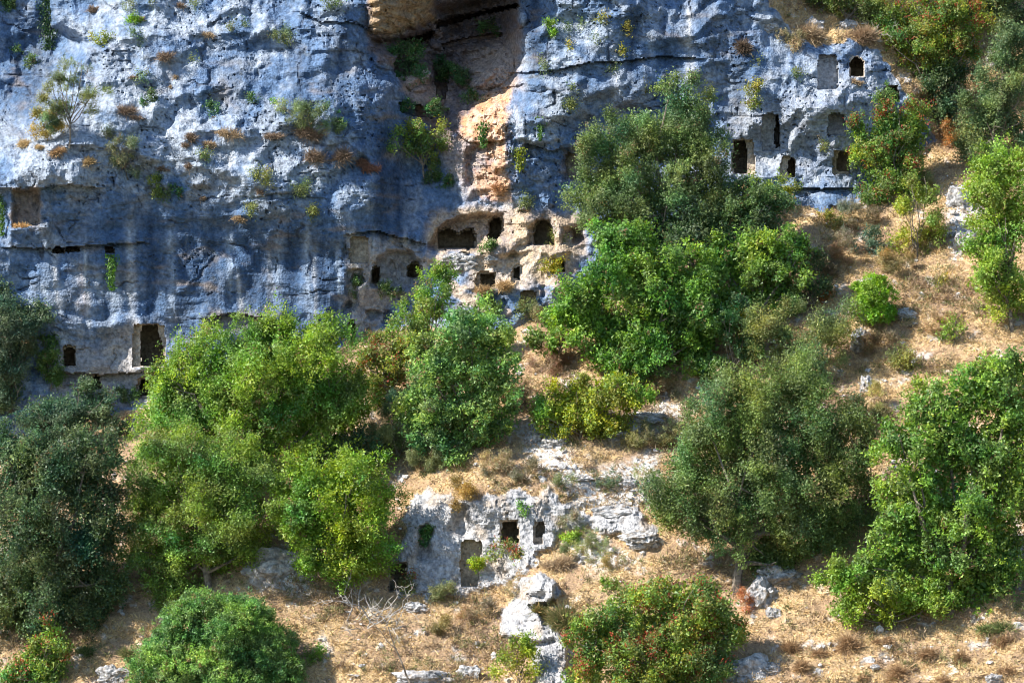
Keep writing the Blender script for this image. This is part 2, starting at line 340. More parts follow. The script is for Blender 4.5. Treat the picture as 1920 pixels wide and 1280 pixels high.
# ------------------------------------------------------------------ colours of the rock and ground (minerals, stains, soil; some sun and shade painted in)
def mixc(c, col, m): return c * (1 - m[..., None]) + np.array(col) * m[..., None]
def pmask(poly, soft, seed):
    s = sdf(U + 16 * fbm(U / 30, V / 30, 4, seed), V + 16 * fbm(U / 30, V / 30, 4, seed + 9), poly)
    return sstep(soft, -soft, s)
n_a = fbm(U / 60, V / 70, 5, 101); n_b = fbm(U / 12, V / 12, 3, 102)
C = np.zeros(U.shape + (3,)) + np.array((0.46, 0.49, 0.54))
pale = blob(250, 170, 160, 110) + blob(430, 300, 300, 70) + blob(80, 300, 110, 60) + .8 * blob(1050, 210, 90, 70) + .7 * blob(1500, 180, 200, 120) + .5 * blob(150, 620, 140, 90) + .5 * blob(1120, 60, 120, 60) + .6 * blob(400, 30, 200, 40)  # lighter rock patches, with sunlit bulges and ledges also painted paler
C = mixc(np.zeros(U.shape + (3,)) + np.array((.115, .185, .31)), (.335, .385, .46), sstep(-.38, .36, n_a + .35 * n_b + .5 * pale - .22 + .4 * fbm(U / 25, V / 25, 4, 108)))  # dark end takes the blue of sky-lit shade into the rock colour
C *= (1 + 0.20 * n_b)[..., None]
streak = .6 * fbm(wx / 26, V / 340, 4, 103) + 0.65 * fbm(wx / 80, V / 380, 4, 104)
wall = blob(480, 530, 260, 120) + .8 * blob(220, 430, 160, 60) + .9 * blob(735, 340, 45, 160) + .65 * blob(640, 180, 120, 90) + .7 * blob(1210, 170, 150, 110) + .45 * blob(1390, 190, 40, 120) + .7 * blob(1000, 60, 28, 90) \
     + .5 * blob(560, 440, 200, 70) + .75 * blob(50, 110, 80, 150) + .5 * blob(1330, 60, 80, 60) + .4 * blob(1500, 250, 120, 60) + .5 * blob(300, 160, 200, 60)  # stained areas, plus shade of recess, gully side and shadow band painted dark
wall = np.clip(wall, 0, 1)
stain_shade = sstep(-0.25, 0.5, streak + 0.85 * wall - 0.28 + .35 * n_a) * (0.24 + .46 * wall)
C = mixc(C, (0.045, 0.09, 0.175), np.clip(stain_shade, 0, 1) * (region == 0))  # water stains, with the cliff's blue shade painted in the same tone
drip = sstep(0.35, 0.7, fbm(wx / 9, V / 170, 3, 105)) * wall
C = mixc(C, (0.42, 0.46, 0.52), drip * .3)
def streaks(lst, col, seed):
    global C
    for u0, v0, v1, w_, m_ in lst:
        x = U - u0 - 7 * fbm(V / 90, V * 0 + u0, 2, seed) - .02 * (V - v0)
        e = np.exp(-(x / (w_ * (.75 + .5 * fbm(V / 60, U * 0 + u0 * .1, 2, seed + 1)))) ** 2) * sstep(v0 - 25, v0 + 25, V) * sstep(v1 + 60, v1 - 60, V)
        C = mixc(C, col, np.clip(e * (m_ * 1.15 + .5 * fbm(U / 7, V / 40, 3, seed + 2)), 0, 1) * (region == 0))
streaks([(282,400,640,17,.8),(340,430,640,22,.7),(395,440,600,20,.75),(470,420,600,26,.7),(545,430,600,18,.75),(605,440,640,22,.8),(715,230,440,22,.8),(745,300,460,14,.8),(200,470,620,14,.6),(130,480,600,12,.5),
    (1002,-20,140,15,.8),(1185,10,140,18,.65),(1245,20,170,16,.6),(1325,-20,110,20,.6),(1385,60,260,18,.6),(1100,120,260,14,.35),(640,30,160,18,.7),(560,80,220,26,.5),(440,110,210,30,.5),(60,20,230,40,.5),(675,180,330,12,.6),(1440,110,230,10,.35)], (.035, .065, .125), 401)  # water streaks; bands at gully, cave edge and recess are painted shade
streaks([(104,470,580,7,.8),(157,470,540,4,.8),(245,420,600,12,.6),(163,540,600,6,.8),(448,515,600,7,.7),(505,470,600,6,.4),(660,430,620,8,.7),(700,440,520,6,.8),(760,440,500,5,.8),(1290,10,230,12,.6),(1150,60,200,10,.4),(150,150,200,3,.8),(165,150,190,3,.8),(178,155,195,3,.7),(430,240,330,8,.5),(590,470,640,5,.5)], (.50, .515, .54), 421)
streaks([(320,420,600,10,.6),(430,430,560,9,.6),(520,440,580,12,.5),(575,430,600,9,.6),(635,460,600,6,.6),(215,500,640,9,.5),(90,490,600,14,.5),(1060,10,120,12,.5),(1110,20,110,10,.5),(1220,30,150,8,.4)], (.33, .40, .50), 451)
C = mixc(C, (.25, .185, .12), sstep(.15, .5, fbm(wx / 70, V / 26, 4, 430)) * .55 * np.clip(wall + .15, 0, 1) * (region == 0))
fx = U + 30 * fbm(U / 60, V / 60, 3, 441); fy = V + 24 * fbm(U / 80, V / 50, 3, 442)
crk = np.maximum(sstep(.955, .99, 1 - np.abs(perlin(fx / 190, fy / 46, 443))) * sstep(-.1, .3, fbm(U / 90, V / 60, 2, 444)), sstep(.965, .99, 1 - np.abs(perlin(fx / 52, fy / 210, 445))) * sstep(.1, .4, fbm(U / 70, V / 90, 2, 446)))
C = mixc(C, (.05, .055, .07), crk * .75 * (region != 1)); Y0c = crk * .07 * (region != 1) * (tomb_id < 0); Y = Y + Y0c
spk = np.clip(sstep(0.16, 0.42, fbm(U / 6.5, V / 6, 2, 106) + .35 * n_a) * (0.35 + 0.6 * rough), 0, 1)
C = mixc(C, (0.13, 0.15, 0.17), spk * .65)
C = mixc(C, (0.16, 0.15, 0.10), sstep(.3, .6, fbm(U / 26, V / 22, 4, 107)) * .35 * (region == 0))
tan_ = (0.46, 0.335, 0.22); ora = (0.66, 0.37, 0.18); bei = (0.52, 0.44, 0.36); brn = (0.185, 0.12, 0.085)
for poly, col, soft, m, sd in [
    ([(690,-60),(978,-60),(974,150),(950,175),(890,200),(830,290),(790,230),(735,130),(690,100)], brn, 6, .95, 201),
    ([(690,-60),(820,-60),(812,40),(740,66),(692,60)], (0.46,0.32,0.17), 6, .8, 202),
    ([(880,110),(970,60),(975,165),(930,175),(870,160)], (0.50,0.40,0.34), 16, .7, 203),
    ([(770,130),(805,150),(850,190),(780,195),(755,170)], (0.42,0.31,0.25), 8, .8, 204),
    ([(895,185),(960,162),(952,240),(950,300),(958,375),(900,372),(880,335),(930,300),(855,255)], ora, 6, .95, 205),
    ([(815,260),(930,255),(935,350),(880,370),(840,330)], (0.38,0.27,0.20), 14, .75, 206),
    ([(800,470),(800,420),(860,392),(955,386),(1100,405),(1100,470),(980,482)], tan_, 10, .85, 207),
    ([(870,545),(880,495),(960,470),(1070,445),(1100,480),(1010,525),(990,545)], (0.58,0.44,0.29), 10, .8, 208),
    ([(650,560),(655,440),(790,455),(800,545),(740,560),(690,640),(650,640)], bei, 12, .6, 209),
    ([(100,700),(110,640),(180,655),(250,600),(262,690),(330,690),(330,760),(100,760)], (0.50,0.42,0.33), 14, .65, 210),
    ([(380,620),(395,585),(490,590),(500,620)], (0.45,0.36,0.25), 8, .6, 211),
    ([(20,428),(22,356),(74,352),(78,422)], (0.40,0.30,0.21), 5, .8, 212),
    ([(1055,345),(1055,285),(1090,280),(1095,340)], (0.42,0.31,0.24), 6, .6, 213),
    ([(150,480),(168,560),(165,600),(150,600),(145,540)], (0.48,0.42,0.40), 6, .6, 214),
    ([(1360,200),(1480,190),(1640,120),(1700,200),(1600,330),(1380,330)], (0.56,0.545,0.53), 40, .35, 215),
    ([(390,180),(420,150),(440,200),(400,205)], (0.30,0.25,0.21), 12, .5, 216)]:
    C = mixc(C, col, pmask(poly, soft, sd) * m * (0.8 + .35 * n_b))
ogm = np.clip(blob(915, 265, 48, 110), 0, 1) * (region == 0); o1 = fbm(U / 13, V / 16, 4, 460)
C = mixc(C, (.62, .50, .40), sstep(.05, .2, o1) * ogm * .7); C = mixc(C, (.30, .13, .06), sstep(.1, .3, -o1) * ogm * .6)
cm = pmask([(800,400),(950,385),(1090,410),(1090,540),(1010,600),(860,590),(790,500)], 14, 217) * sstep(-.1, .25, fbm(U / 40, V / 34, 4, 461))
C = mixc(C, (.58, .43, .28), cm * .7 * (region == 0) * (tomb_id < 0))
lipw = sstep(0.0, .5, n_a + .3 * fbm(U / 200, V / 20, 3, 109))
# outcrop: paler
OC = np.zeros(U.shape + (3,)) + np.array((0.43, 0.425, 0.43)); OC *= (1 + 0.18 * n_a + 0.22 * n_b)[..., None]
OC = mixc(OC, (0.12, 0.13, 0.14), spk * .75); OC = mixc(OC, (0.40, 0.31, 0.22), sstep(.0, .4, fbm(U / 40, V / 40, 4, 110)) * .65); OC = mixc(OC, (0.16, 0.17, 0.19), sstep(.2, .45, fbm(U / 9, V / 9, 3, 113)) * .6); OC = mixc(OC, (0.18, 0.19, 0.21), sstep(.1, .5, fbm(U / 22, V / 60, 4, 112)) * .5)
C = np.where((region == 2)[..., None], OC, C)
# soil and straw
GC = np.zeros(U.shape + (3,)) + np.array((0.36, 0.245, 0.15))
g1 = fbm(U / 70, V / 40, 4, 120); g2 = fbm(U / 9, V / 7, 3, 121); g3 = fbm(U / 200, V / 120, 3, 122)
GC = mixc(GC, (0.55, 0.405, 0.225), sstep(-.35, .35, g1 + .3 * g2)); GC = mixc(GC, (0.24, 0.165, 0.115), sstep(.1, .6, g3 + .4 * g2) * .7)
stone = sstep(.12, .32, fbm(U / 42, V / 26, 4, 123) + .35 * g2 - .1)
GC = mixc(GC, (0.60, 0.585, 0.565), stone * .55)
for poly in ([(1140,830),(1165,790),(1250,755),(1300,770),(1260,800),(1180,825)], [(985,800),(1060,800),(1050,850),(990,840)], [(1780,345),(1840,340),(1850,420),(1790,490),(1775,430)],
             [(460,1040),(540,1020),(595,1060),(580,1110),(470,1100)], [(1050,870),(1120,880),(1230,850),(1250,940),(1100,950),(1040,910)], [(960,800),(1010,790),(1080,850),(1060,905),(1000,880)], [(1050,1010),(1100,1000),(1200,1050),(1120,1080)]):
    GC = mixc(GC, (0.64, 0.63, 0.62), pmask(poly, 14, 131) * sstep(-.4, .1, g2 + .2 * n_a) * .9); stone = np.maximum(stone, pmask(poly, 14, 131) * .8)
C = np.where((region == 1)[..., None], GC * (1 + .25 * g2)[..., None], C)
tm = tomb_id >= 0
C = np.where(tm[..., None], (0.45, 0.375, 0.29) * (1 + .2 * n_a + .2 * n_b)[..., None], C)
for i, (lb, pr) in enumerate(TOMBS):
    if 'grey square' in lb or 'wide shallow' in lb or 'slot' in lb or 'hole just' in lb: C = np.where((tomb_id == i)[..., None], (0.42, 0.42, 0.43) * (1 + .2 * n_a + .2 * n_b)[..., None], C)
C = np.clip(C, 0.02, 0.8)

# ------------------------------------------------------------------ materials
def new_mat(name):
    m = bpy.data.materials.new(name); m.use_nodes = True
    n = m.node_tree.nodes; l = m.node_tree.links
    return m, n, l, n['Principled BSDF'], n['Material Output']
def rock_mat(name, sc_fine=9.0, bump=0.6, amp=.45):
    m, n, l, b, o = new_mat(name)
    at = n.new('ShaderNodeAttribute'); at.attribute_name = 'Col'
    tc = n.new('ShaderNodeTexCoord')
    n1 = n.new('ShaderNodeTexNoise'); n1.inputs['Scale'].default_value = sc_fine; n1.inputs['Detail'].default_value = 5; n1.inputs['Roughness'].default_value = .7
    n2 = n.new('ShaderNodeTexVoronoi'); n2.inputs['Scale'].default_value = sc_fine * 1.7
    for x in (n1, n2): l.new(tc.outputs['Object'], x.inputs['Vector'])
    mr = n.new('ShaderNodeMapRange'); mr.inputs['From Min'].default_value = .3; mr.inputs['From Max'].default_value = .7
    mr.inputs['To Min'].default_value = 1 - amp; mr.inputs['To Max'].default_value = 1 + amp * .6
    l.new(n1.outputs['Fac'], mr.inputs['Value'])
    mx = n.new('ShaderNodeMix'); mx.data_type = 'RGBA'; mx.blend_type = 'MULTIPLY'; mx.inputs['Factor'].default_value = 1
    l.new(at.outputs['Color'], mx.inputs[6]); l.new(mr.outputs['Result'], mx.inputs[7])
    l.new(mx.outputs[2], b.inputs['Base Color'])
    ad = n.new('ShaderNodeMath'); ad.operation = 'MULTIPLY_ADD'; ad.inputs[1].default_value = .5
    l.new(n2.outputs['Distance'], ad.inputs[0]); l.new(n1.outputs['Fac'], ad.inputs[2])
    bp = n.new('ShaderNodeBump'); bp.inputs['Strength'].default_value = bump; bp.inputs['Distance'].default_value = .06
    l.new(ad.outputs[0], bp.inputs['Height']); l.new(bp.outputs['Normal'], b.inputs['Normal'])
    b.inputs['Roughness'].default_value = .95; b.inputs['Specular IOR Level'].default_value = .15
    return m
M_ROCK = rock_mat('limestone', 7, .9, .6)
M_SOIL = rock_mat('dry_soil', 14, .8, .5)
def leaf_mat(name, trans=.38, gloss=.03, rough=.5, hue=.485, sat=1.1):
    m, n, l, b, o = new_mat(name); n.remove(b)
    at = n.new('ShaderNodeAttribute'); at.attribute_name = 'Col'
    d = n.new('ShaderNodeBsdfDiffuse'); t = n.new('ShaderNodeBsdfTranslucent'); g = n.new('ShaderNodeBsdfGlossy')
    g.inputs['Roughness'].default_value = rough
    mx = n.new('ShaderNodeMixShader'); mx.inputs[0].default_value = trans
    m2 = n.new('ShaderNodeMixShader'); m2.inputs[0].default_value = gloss
    hs = n.new('ShaderNodeHueSaturation'); hs.inputs['Hue'].default_value = hue; hs.inputs['Saturation'].default_value = sat; hs.inputs['Value'].default_value = 1.25
    l.new(at.outputs['Color'], d.inputs['Color']); l.new(at.outputs['Color'], hs.inputs['Color']); l.new(hs.outputs[0], t.inputs['Color'])
    l.new(d.outputs[0], mx.inputs[1]); l.new(t.outputs[0], mx.inputs[2]); l.new(mx.outputs[0], m2.inputs[1]); l.new(g.outputs[0], m2.inputs[2])
    l.new(m2.outputs[0], o.inputs['Surface'])
    return m
M_LEAF = leaf_mat('leaf'); M_DRY = leaf_mat('dry_stalk', .22, .01, .5, .5, .95)
def plain_mat(name, c1, c2, scale):
    m, n, l, b, o = new_mat(name)
    tc = n.new('ShaderNodeTexCoord'); x = n.new('ShaderNodeTexNoise'); x.inputs['Scale'].default_value = scale; x.inputs['Detail'].default_value = 4
    r = n.new('ShaderNodeValToRGB'); r.color_ramp.elements[0].color = (*c1, 1); r.color_ramp.elements[1].color = (*c2, 1)
    r.color_ramp.elements[0].position = .35; r.color_ramp.elements[1].position = .65
    l.new(tc.outputs['Object'], x.inputs['Vector']); l.new(x.outputs['Fac'], r.inputs[0]); l.new(r.outputs[0], b.inputs['Base Color'])
    b.inputs['Roughness'].default_value = .9
    return m
M_BARK = plain_mat('bark', (.08, .065, .05), (.25, .21, .16), 9)
M_GREY = plain_mat('dead_wood', (.22, .20, .18), (.48, .45, .41), 7)

# ------------------------------------------------------------------ mesh helpers
def raw_mesh(name, co, quads=None, tris=None, col=None, mat=None):
    me = bpy.data.meshes.new(name)
    parts = []; nl = 0
    nq = 0 if quads is None else len(quads); nt_ = 0 if tris is None else len(tris)
    loops = np.concatenate([x.ravel() for x in ((quads,) if nq else ()) + ((tris,) if nt_ else ())]).astype(np.int32)
    starts = np.concatenate([np.arange(nq) * 4, nq * 4 + np.arange(nt_) * 3]).astype(np.int32)
    me.vertices.add(len(co)); me.vertices.foreach_set('co', np.ascontiguousarray(co, np.float32).ravel())
    me.loops.add(len(loops)); me.loops.foreach_set('vertex_index', loops)
    me.polygons.add(nq + nt_); me.polygons.foreach_set('loop_start', starts)
    if col is not None:
        a = me.color_attributes.new('Col', 'FLOAT_COLOR', 'POINT')
        a.data.foreach_set('color', np.c_[col, np.ones(len(col))].astype(np.float32).ravel())
    me.update(calc_edges=True)
    me.shade_flat()
    if mat: me.materials.append(mat)
    return me
def link(name, me, parent=None):
    o = bpy.data.objects.new(name, me); COL.objects.link(o)
    if parent is not None: o.parent = parent
    return o
def tag(o, label=None, cat=None, group=None, kind=None):
    if label: o['label'] = label
    if cat: o['category'] = cat
    if group: o['group'] = group
    if kind: o['kind'] = kind
    return o

# ------------------------------------------------------------------ build cliff, hillside, outcrop and tombs
XYZ = P3(PU, PV, Y).reshape(-1, 3); CF = C.reshape(-1, 3)
idx = np.arange(nV * nU).reshape(nV, nU)
Q = np.stack([idx[:-1, :-1], idx[1:, :-1], idx[1:, 1:], idx[:-1, 1:]], -1).reshape(-1, 4)
tq = np.stack([tomb_id[:-1, :-1], tomb_id[1:, :-1], tomb_id[1:, 1:], tomb_id[:-1, 1:]], -1).max(-1).ravel()
rq = np.stack([region[:-1, :-1], region[1:, :-1], region[1:, 1:], region[:-1, 1:]], -1).min(-1).ravel()
def sub(name, sel, mat, parent=None, origin=(0, 0, 0)):
    q = Q[sel]; us, inv = np.unique(q.ravel(), return_inverse=True)
    return link(name, raw_mesh(name, XYZ[us], quads=inv.reshape(-1, 4), col=CF[us], mat=mat), parent)
cliff = tag(sub('cliff', (tq < 0) & (rq == 0), M_ROCK), 'grey blue limestone cliff pierced by cut tombs', 'cliff', kind='structure')
hill = tag(sub('hillside', (tq < 0) & (rq == 1), M_SOIL), 'steep dry hillside of straw coloured grass and pale soil', 'hillside', kind='structure')
outc = tag(sub('rock_outcrop', (tq < 0) & (rq == 2), M_ROCK), 'pale limestone outcrop with cut tombs low on the hillside', 'rock outcrop', kind='structure')
for i, (lb, pr) in enumerate(TOMBS):
    o = sub('tomb_opening', tq == i, M_ROCK, {0: cliff, 2: outc}[pr]); o['label'] = lb
print('relief', time.time() - T0)

# ------------------------------------------------------------------ foliage
rs = np.random.RandomState(7)
def unit(a): return a / (np.linalg.norm(a, axis=-1, keepdims=True) + 1e-9)
def leaf_mesh(pos, axis_, nrm, ln, wd, col, name, mat, fold=.18):
    n = len(pos)
    side = unit(np.cross(axis_, nrm)); nrm = np.cross(side, axis_)
    ln = ln[:, None]; wd = wd[:, None]
    if name in ('crown', 'foliage'):                      # small leaves: one tapering face each
        a = pos + axis_ * ln * .5; m_ = pos - axis_ * ln * .5
        co = np.stack([a, m_ + side * wd * .5, m_ - side * wd * .5], 1).reshape(-1, 3)
        return raw_mesh(name, co, tris=np.arange(n * 3).reshape(n, 3), col=np.repeat(col, 3, 0), mat=mat)
    a = pos - axis_ * ln * .5; c = pos + axis_ * ln * .5
    m_ = pos - axis_ * ln * .05
    b = m_ + side * wd * .5 + nrm * wd * fold; d = m_ - side * wd * .5 + nrm * wd * fold
    co = np.stack([a, b, c, d], 1).reshape(-1, 3)
    q = np.arange(n * 4).reshape(n, 4)
    return raw_mesh(name, co, quads=q, col=np.repeat(col, 4, 0), mat=mat)
SP = dict(
    broad=dict(l=.12, w=.08, cols=[(.095,.21,.035),(.13,.27,.035),(.18,.32,.045),(.07,.16,.03)], lai=4.4, cr=.17, per=16),
    oak=dict(l=.10, w=.065, cols=[(.05,.10,.04),(.075,.135,.045),(.105,.165,.06),(.04,.075,.035)], lai=4.6, cr=.20, per=20),
    olive=dict(l=.09, w=.05, cols=[(.15,.20,.06),(.11,.165,.05),(.19,.23,.075),(.08,.115,.04)], lai=4.0, cr=.20, per=20),
    silver=dict(l=.095, w=.05, cols=[(.14,.19,.10),(.095,.155,.08),(.065,.11,.06)], lai=4.0, cr=.18, per=18),
    lime=dict(l=.105, w=.065, cols=[(.20,.29,.03),(.25,.33,.04),(.15,.24,.025),(.29,.34,.05)], lai=4.2, cr=.18, per=18),
    mastic=dict(l=.085, w=.045, cols=[(.08,.20,.055),(.12,.27,.07),(.16,.31,.09),(.06,.15,.05)], lai=5.5, cr=.13, per=20),
    berry=dict(l=.10, w=.06, cols=[(.10,.19,.03),(.14,.25,.04),(.21,.29,.04),(.08,.14,.03),(.24,.25,.04),(.12,.20,.04)], acc=(.40,.10,.05), lai=4.2, cr=.17, per=16),
    yellow=dict(l=.105, w=.065, cols=[(.31,.32,.03),(.23,.27,.03),(.38,.34,.04),(.16,.22,.03)], lai=4.2, cr=.17, per=16),
    gold=dict(l=.09, w=.03, cols=[(.33,.27,.06),(.27,.23,.05),(.21,.19,.05),(.38,.31,.10)], lai=3.6, cr=.13, per=20),
    needle=dict(l=.17, w=.02, cols=[(.14,.20,.08),(.18,.24,.10),(.10,.15,.06)], lai=2.8, cr=.14, per=30),
    vivid=dict(l=.085, w=.05, cols=[(.10,.27,.015),(.15,.32,.02),(.20,.36,.03)], lai=5.0, cr=.11, per=16),
    dark=dict(l=.095, w=.06, cols=[(.04,.10,.03),(.06,.14,.04),(.08,.16,.05)], lai=4.2, cr=.12, per=14),
    heath=dict(l=.13, w=.024, cols=[(.27,.21,.13),(.22,.21,.10),(.34,.27,.17),(.19,.19,.09)], lai=2.8, cr=.13, per=26))
def crown(lobes, sp, name='crown', keep_back=.40, lump=.26, lai=1.0, tint=(1, 1, 1), small=1.0, gap=-.15, fill=False, bright=1.3):
    """lobes: (centre xyz, radii xyz) -> one mesh of leaves gathered in twig clusters on many small sub-lobes"""
    p = dict(SP[sp]); p['l'] *= small * .82; p['w'] *= small * .82; p['cr'] *= small; larea = p['l'] * p['w'] * .5
    CP, CO, FP = [], [], []; CT = []
    kf = unit(rs.normal(size=(9, 3))) * (6.28 / rs.uniform(.45, 1.5, 9))[:, None] * np.array((1, 1, 1.25)); kp = rs.rand(9) * 6.28
    gn = lambda q: np.sin(q @ kf.T + kp).sum(1) / 3.0
    for c, r in lobes:
        c = np.array(c); r = np.array(r); mr = r.mean()
        A = math.pi * r[0] * r[2]
        ncl = max(4, int(A * p['lai'] * lai / (larea * .5) / p['per']))
        nsub = int(np.clip(A / (.22 if gap > -1 else .10), 6, 60))
        d = unit(rs.normal(size=(nsub, 3))); rad = (.40 + .66 * rs.rand(nsub) ** .8) if gap > -1 else (.35 + .42 * rs.rand(nsub) ** .5)
        sc_ = c + d * rad[:, None] * r; sr = mr * lump * (.55 + 1.0 * rs.rand(nsub)) + .06
        tnt = 1 + .20 * rs.normal(size=nsub)
        k_ = rs.randint(nsub, size=ncl)
        dd = unit(rs.normal(size=(ncl, 3)) + .6 * d[k_] + np.array((0, 0, .35)))
        rr = (.45 + .62 * rs.rand(ncl) ** .7)
        spike = np.where(rs.rand(ncl) < (.16 if gap > -1 else .03), 1 + .75 * rs.rand(ncl), 1)
        cp = sc_[k_] + dd * (sr[k_] * rr * spike)[:, None]
        nf = int(ncl * .26); fd = unit(rs.normal(size=(nf, 3))); fd[:, 1] = np.abs(fd[:, 1])
        FP.append(c + fd * r * (rs.rand(nf) ** .5 * .68)[:, None])
        keep = ((cp[:, 1] < c[1] + .15 * r[1]) | (rs.rand(ncl) < keep_back)) & ((gn(cp) + .5 * rs.normal(size=ncl) > gap) | (cp[:, 1] > c[1]))
        CP.append(cp[keep]); CO.append(unit(dd + .5 * d[k_])[keep]); CT.append(tnt[k_][keep])
    CP = np.concatenate(CP); CO = np.concatenate(CO); CT = np.concatenate(CT)
    n = p['per']; N = len(CP) * n
    ci = np.repeat(np.arange(len(CP)), n)
    g = rs.normal(size=(N, 3))
    SD = unit(.75 * CO + .55 * rs.normal(size=CO.shape) + np.array((0, 0, .55)))            # each spray grows outward and up
    SL = p['cr'] * rs.uniform(.6, 3.2, len(CP)) * (1 if gap > -1 else .3)
    pos = CP[ci] + g * p['cr'] * .36 + SD[ci] * ((rs.rand(N) - .35) * SL[ci])[:, None]
    ax = unit(.55 * CO[ci] + .8 * rs.normal(size=(N, 3)) + np.array((0, -.1, .10)))
    nr = unit(.55 * CO[ci] + np.array((0, 0, .55)) + .55 * rs.normal(size=(N, 3)))
    cols = np.array(p['cols']) * np.array(tint) * bright
    cs = rs.randint(len(cols), size=len(CP)); pick = np.where(rs.rand(N) < .6, cs[ci], rs.randint(len(cols), size=N))
    hue = gn(pos * .45)[:, None] * np.array((.30, .12, -.05)) + 1
    col = cols[pick] * hue * (CT[ci] * (.82 + .36 * rs.rand(N)))[:, None]
    du_ = np.clip(gn(pos * .7 + 9) * .5 + .25 * rs.normal(size=len(CP))[ci], 0, .28)[:, None]
    col = col * (1 - du_) + np.array((.21, .20, .11)) * du_          # dusty and older foliage
    if 'acc' in p:                                 # fruit gathers on some of the outer, upper sprays
        am = ((gn(CP * 1.3 + 5) > .08) & (rs.rand(len(CP)) < .5) & (CO[:, 2] > -.1))[ci] & (rs.rand(N) < .65)
        col = np.where(am[:, None], np.array(p['acc']) * (.7 + .5 * rs.rand(N))[:, None], col)
    br_ = (rs.rand(len(CP)) < .035)[ci] & (rs.rand(N) < .7)
    col = np.where(br_[:, None], np.array((.26, .17, .08)) * (.7 + .5 * rs.rand(N))[:, None], col)
    ln = p['l'] * (.65 + .7 * rs.rand(N)); wd = p['w'] * (.7 + .6 * rs.rand(N))
    if fill:                                        # bigger, slightly darker leaves filling the crown's inside
        FP = np.concatenate(FP); nf = len(FP) * 6; fi = np.repeat(np.arange(len(FP)), 6)
        pos = np.concatenate([pos, FP[fi] + rs.normal(size=(nf, 3)) * p['cr'] * .8]); ax = np.concatenate([ax, unit(rs.normal(size=(nf, 3)))])
        nr = np.concatenate([nr, unit(rs.normal(size=(nf, 3)) + np.array((0, -.8, .3)))]); ln = np.concatenate([ln, p['l'] * 1.5 * (.7 + .6 * rs.rand(nf))])
        wd = np.concatenate([wd, np.maximum(p['w'], .045) * 1.5 * (.7 + .6 * rs.rand(nf))]); col = np.concatenate([col, cols[rs.randint(len(cols), size=nf)] * (.7 + .4 * rs.rand(nf))[:, None]])
    return leaf_mesh(pos, ax, nr, ln, wd, np.clip(col, .01, .6), name, M_LEAF)
def tubes(paths, mat, name, sides=5):
    """paths: list of (points Nx3, radii N)"""
    co, qs = [], []; base_ = 0
    for pts, rad in paths:
        pts = np.asarray(pts, float); n = len(pts)
        tan = unit(np.gradient(pts, axis=0)); ref = np.array((.31, .9, .2))
        s1 = unit(np.cross(tan, ref)); s2 = np.cross(tan, s1)
        an = np.arange(sides) * 2 * np.pi / sides
        ring = pts[:, None] + (s1[:, None] * np.cos(an)[None, :, None] + s2[:, None] * np.sin(an)[None, :, None]) * np.asarray(rad)[:, None, None]
        co.append(ring.reshape(-1, 3))
        i = np.arange(n - 1)[:, None] * sides; j = np.arange(sides)[None]; j2 = (j + 1) % sides
        qs.append((np.stack([i + j, i + j2, i + sides + j2, i + sides + j], -1) + base_).reshape(-1, 4)); base_ += n * sides
    return raw_mesh(name, np.concatenate(co), quads=np.concatenate(qs), mat=mat)
def bend(a, b, n=7, wob=.12):
    a = np.asarray(a, float); b = np.asarray(b, float); t = np.linspace(0, 1, n)[:, None]
    L = np.linalg.norm(b - a); o = np.cumsum(rs.normal(size=(n, 3)) * wob * L / n, 0); o -= o[0]; o *= (1 - t ** 3)
    return a + (b - a) * t + o
def plant(name, label, cat, group, sp, base_uv, lobes, lift=0, trunk=.10, thick=.85, lai=1.0, lump=.26, tint=(1, 1, 1), dy=0, part='crown', stem='trunk', nbr=14, gap=None):
    bu, bv = base_uv
    y0 = float(ysurf(bu, bv)[0]) + dy
    b = P3(bu, bv, y0)
    root = bpy.data.objects.new(name, None); COL.objects.link(root); root.location = b; root.empty_display_size = .3
    tag(root, label, cat, group)
    L = []
    for (u, v, ru, rv) in lobes:
        kk = (D + y0) / D / S
        rx, rz = ru * kk * 1.03, rv * kk * 1.03; ry = .5 * (rx + rz) * thick
        yy = min(y0 + rs.uniform(-.25, .15) * ry, float(ysurf(np.clip(u, -60, 1980), np.clip(v, -60, 1340))[0]) - .55 * ry)
        yy = max(yy, y0 - 1.6 * ry - .5)
        L.append((P3(u, v, yy) - b, (rx, ry, rz)))
    me = crown(L, sp, part, lump=lump, lai=lai, tint=tint, gap=-.15 if gap is None else gap, fill=lai > .85 and sp not in ('needle', 'gold', 'heath'))
    link(part, me, root)
    paths = []
    lo = sorted(L, key=lambda q: q[0][2])
    ctr = np.mean([q[0] for q in L], 0)
    fork = np.array((ctr[0] * .35, ctr[1] * .35, max(.3, ctr[2] * .45)))
    tr = bend((0, .05, -.25), fork, 6, .15); paths.append((tr, np.linspace(trunk, trunk * .7, 6)))
    for c, r in L:
        for q in range(max(1, nbr // len(L))):
            e = c + unit(rs.normal(size=3) + np.array((0, -.5, .5))) * np.array(r) * rs.uniform(.3, .85)
            s = tr[rs.randint(3, 6)]
            mid = bend(s, e, 8, .22); paths.append((mid, np.linspace(trunk * .55, .010, 8)))
            for z in range(2):
                s2 = mid[rs.randint(3, 7)]; e2 = s2 + unit(rs.normal(size=3) + np.array((0, -.3, .6))) * min(r) * rs.uniform(.3, .6)
                paths.append((bend(s2, e2, 5, .2), np.linspace(trunk * .22, .006, 5)))
    link(stem, tubes(paths, M_BARK, stem), root)
    return root
TREES = 'trees growing below the cliff'; BUSH = 'shrubs on the dry hillside'
P_ = plant
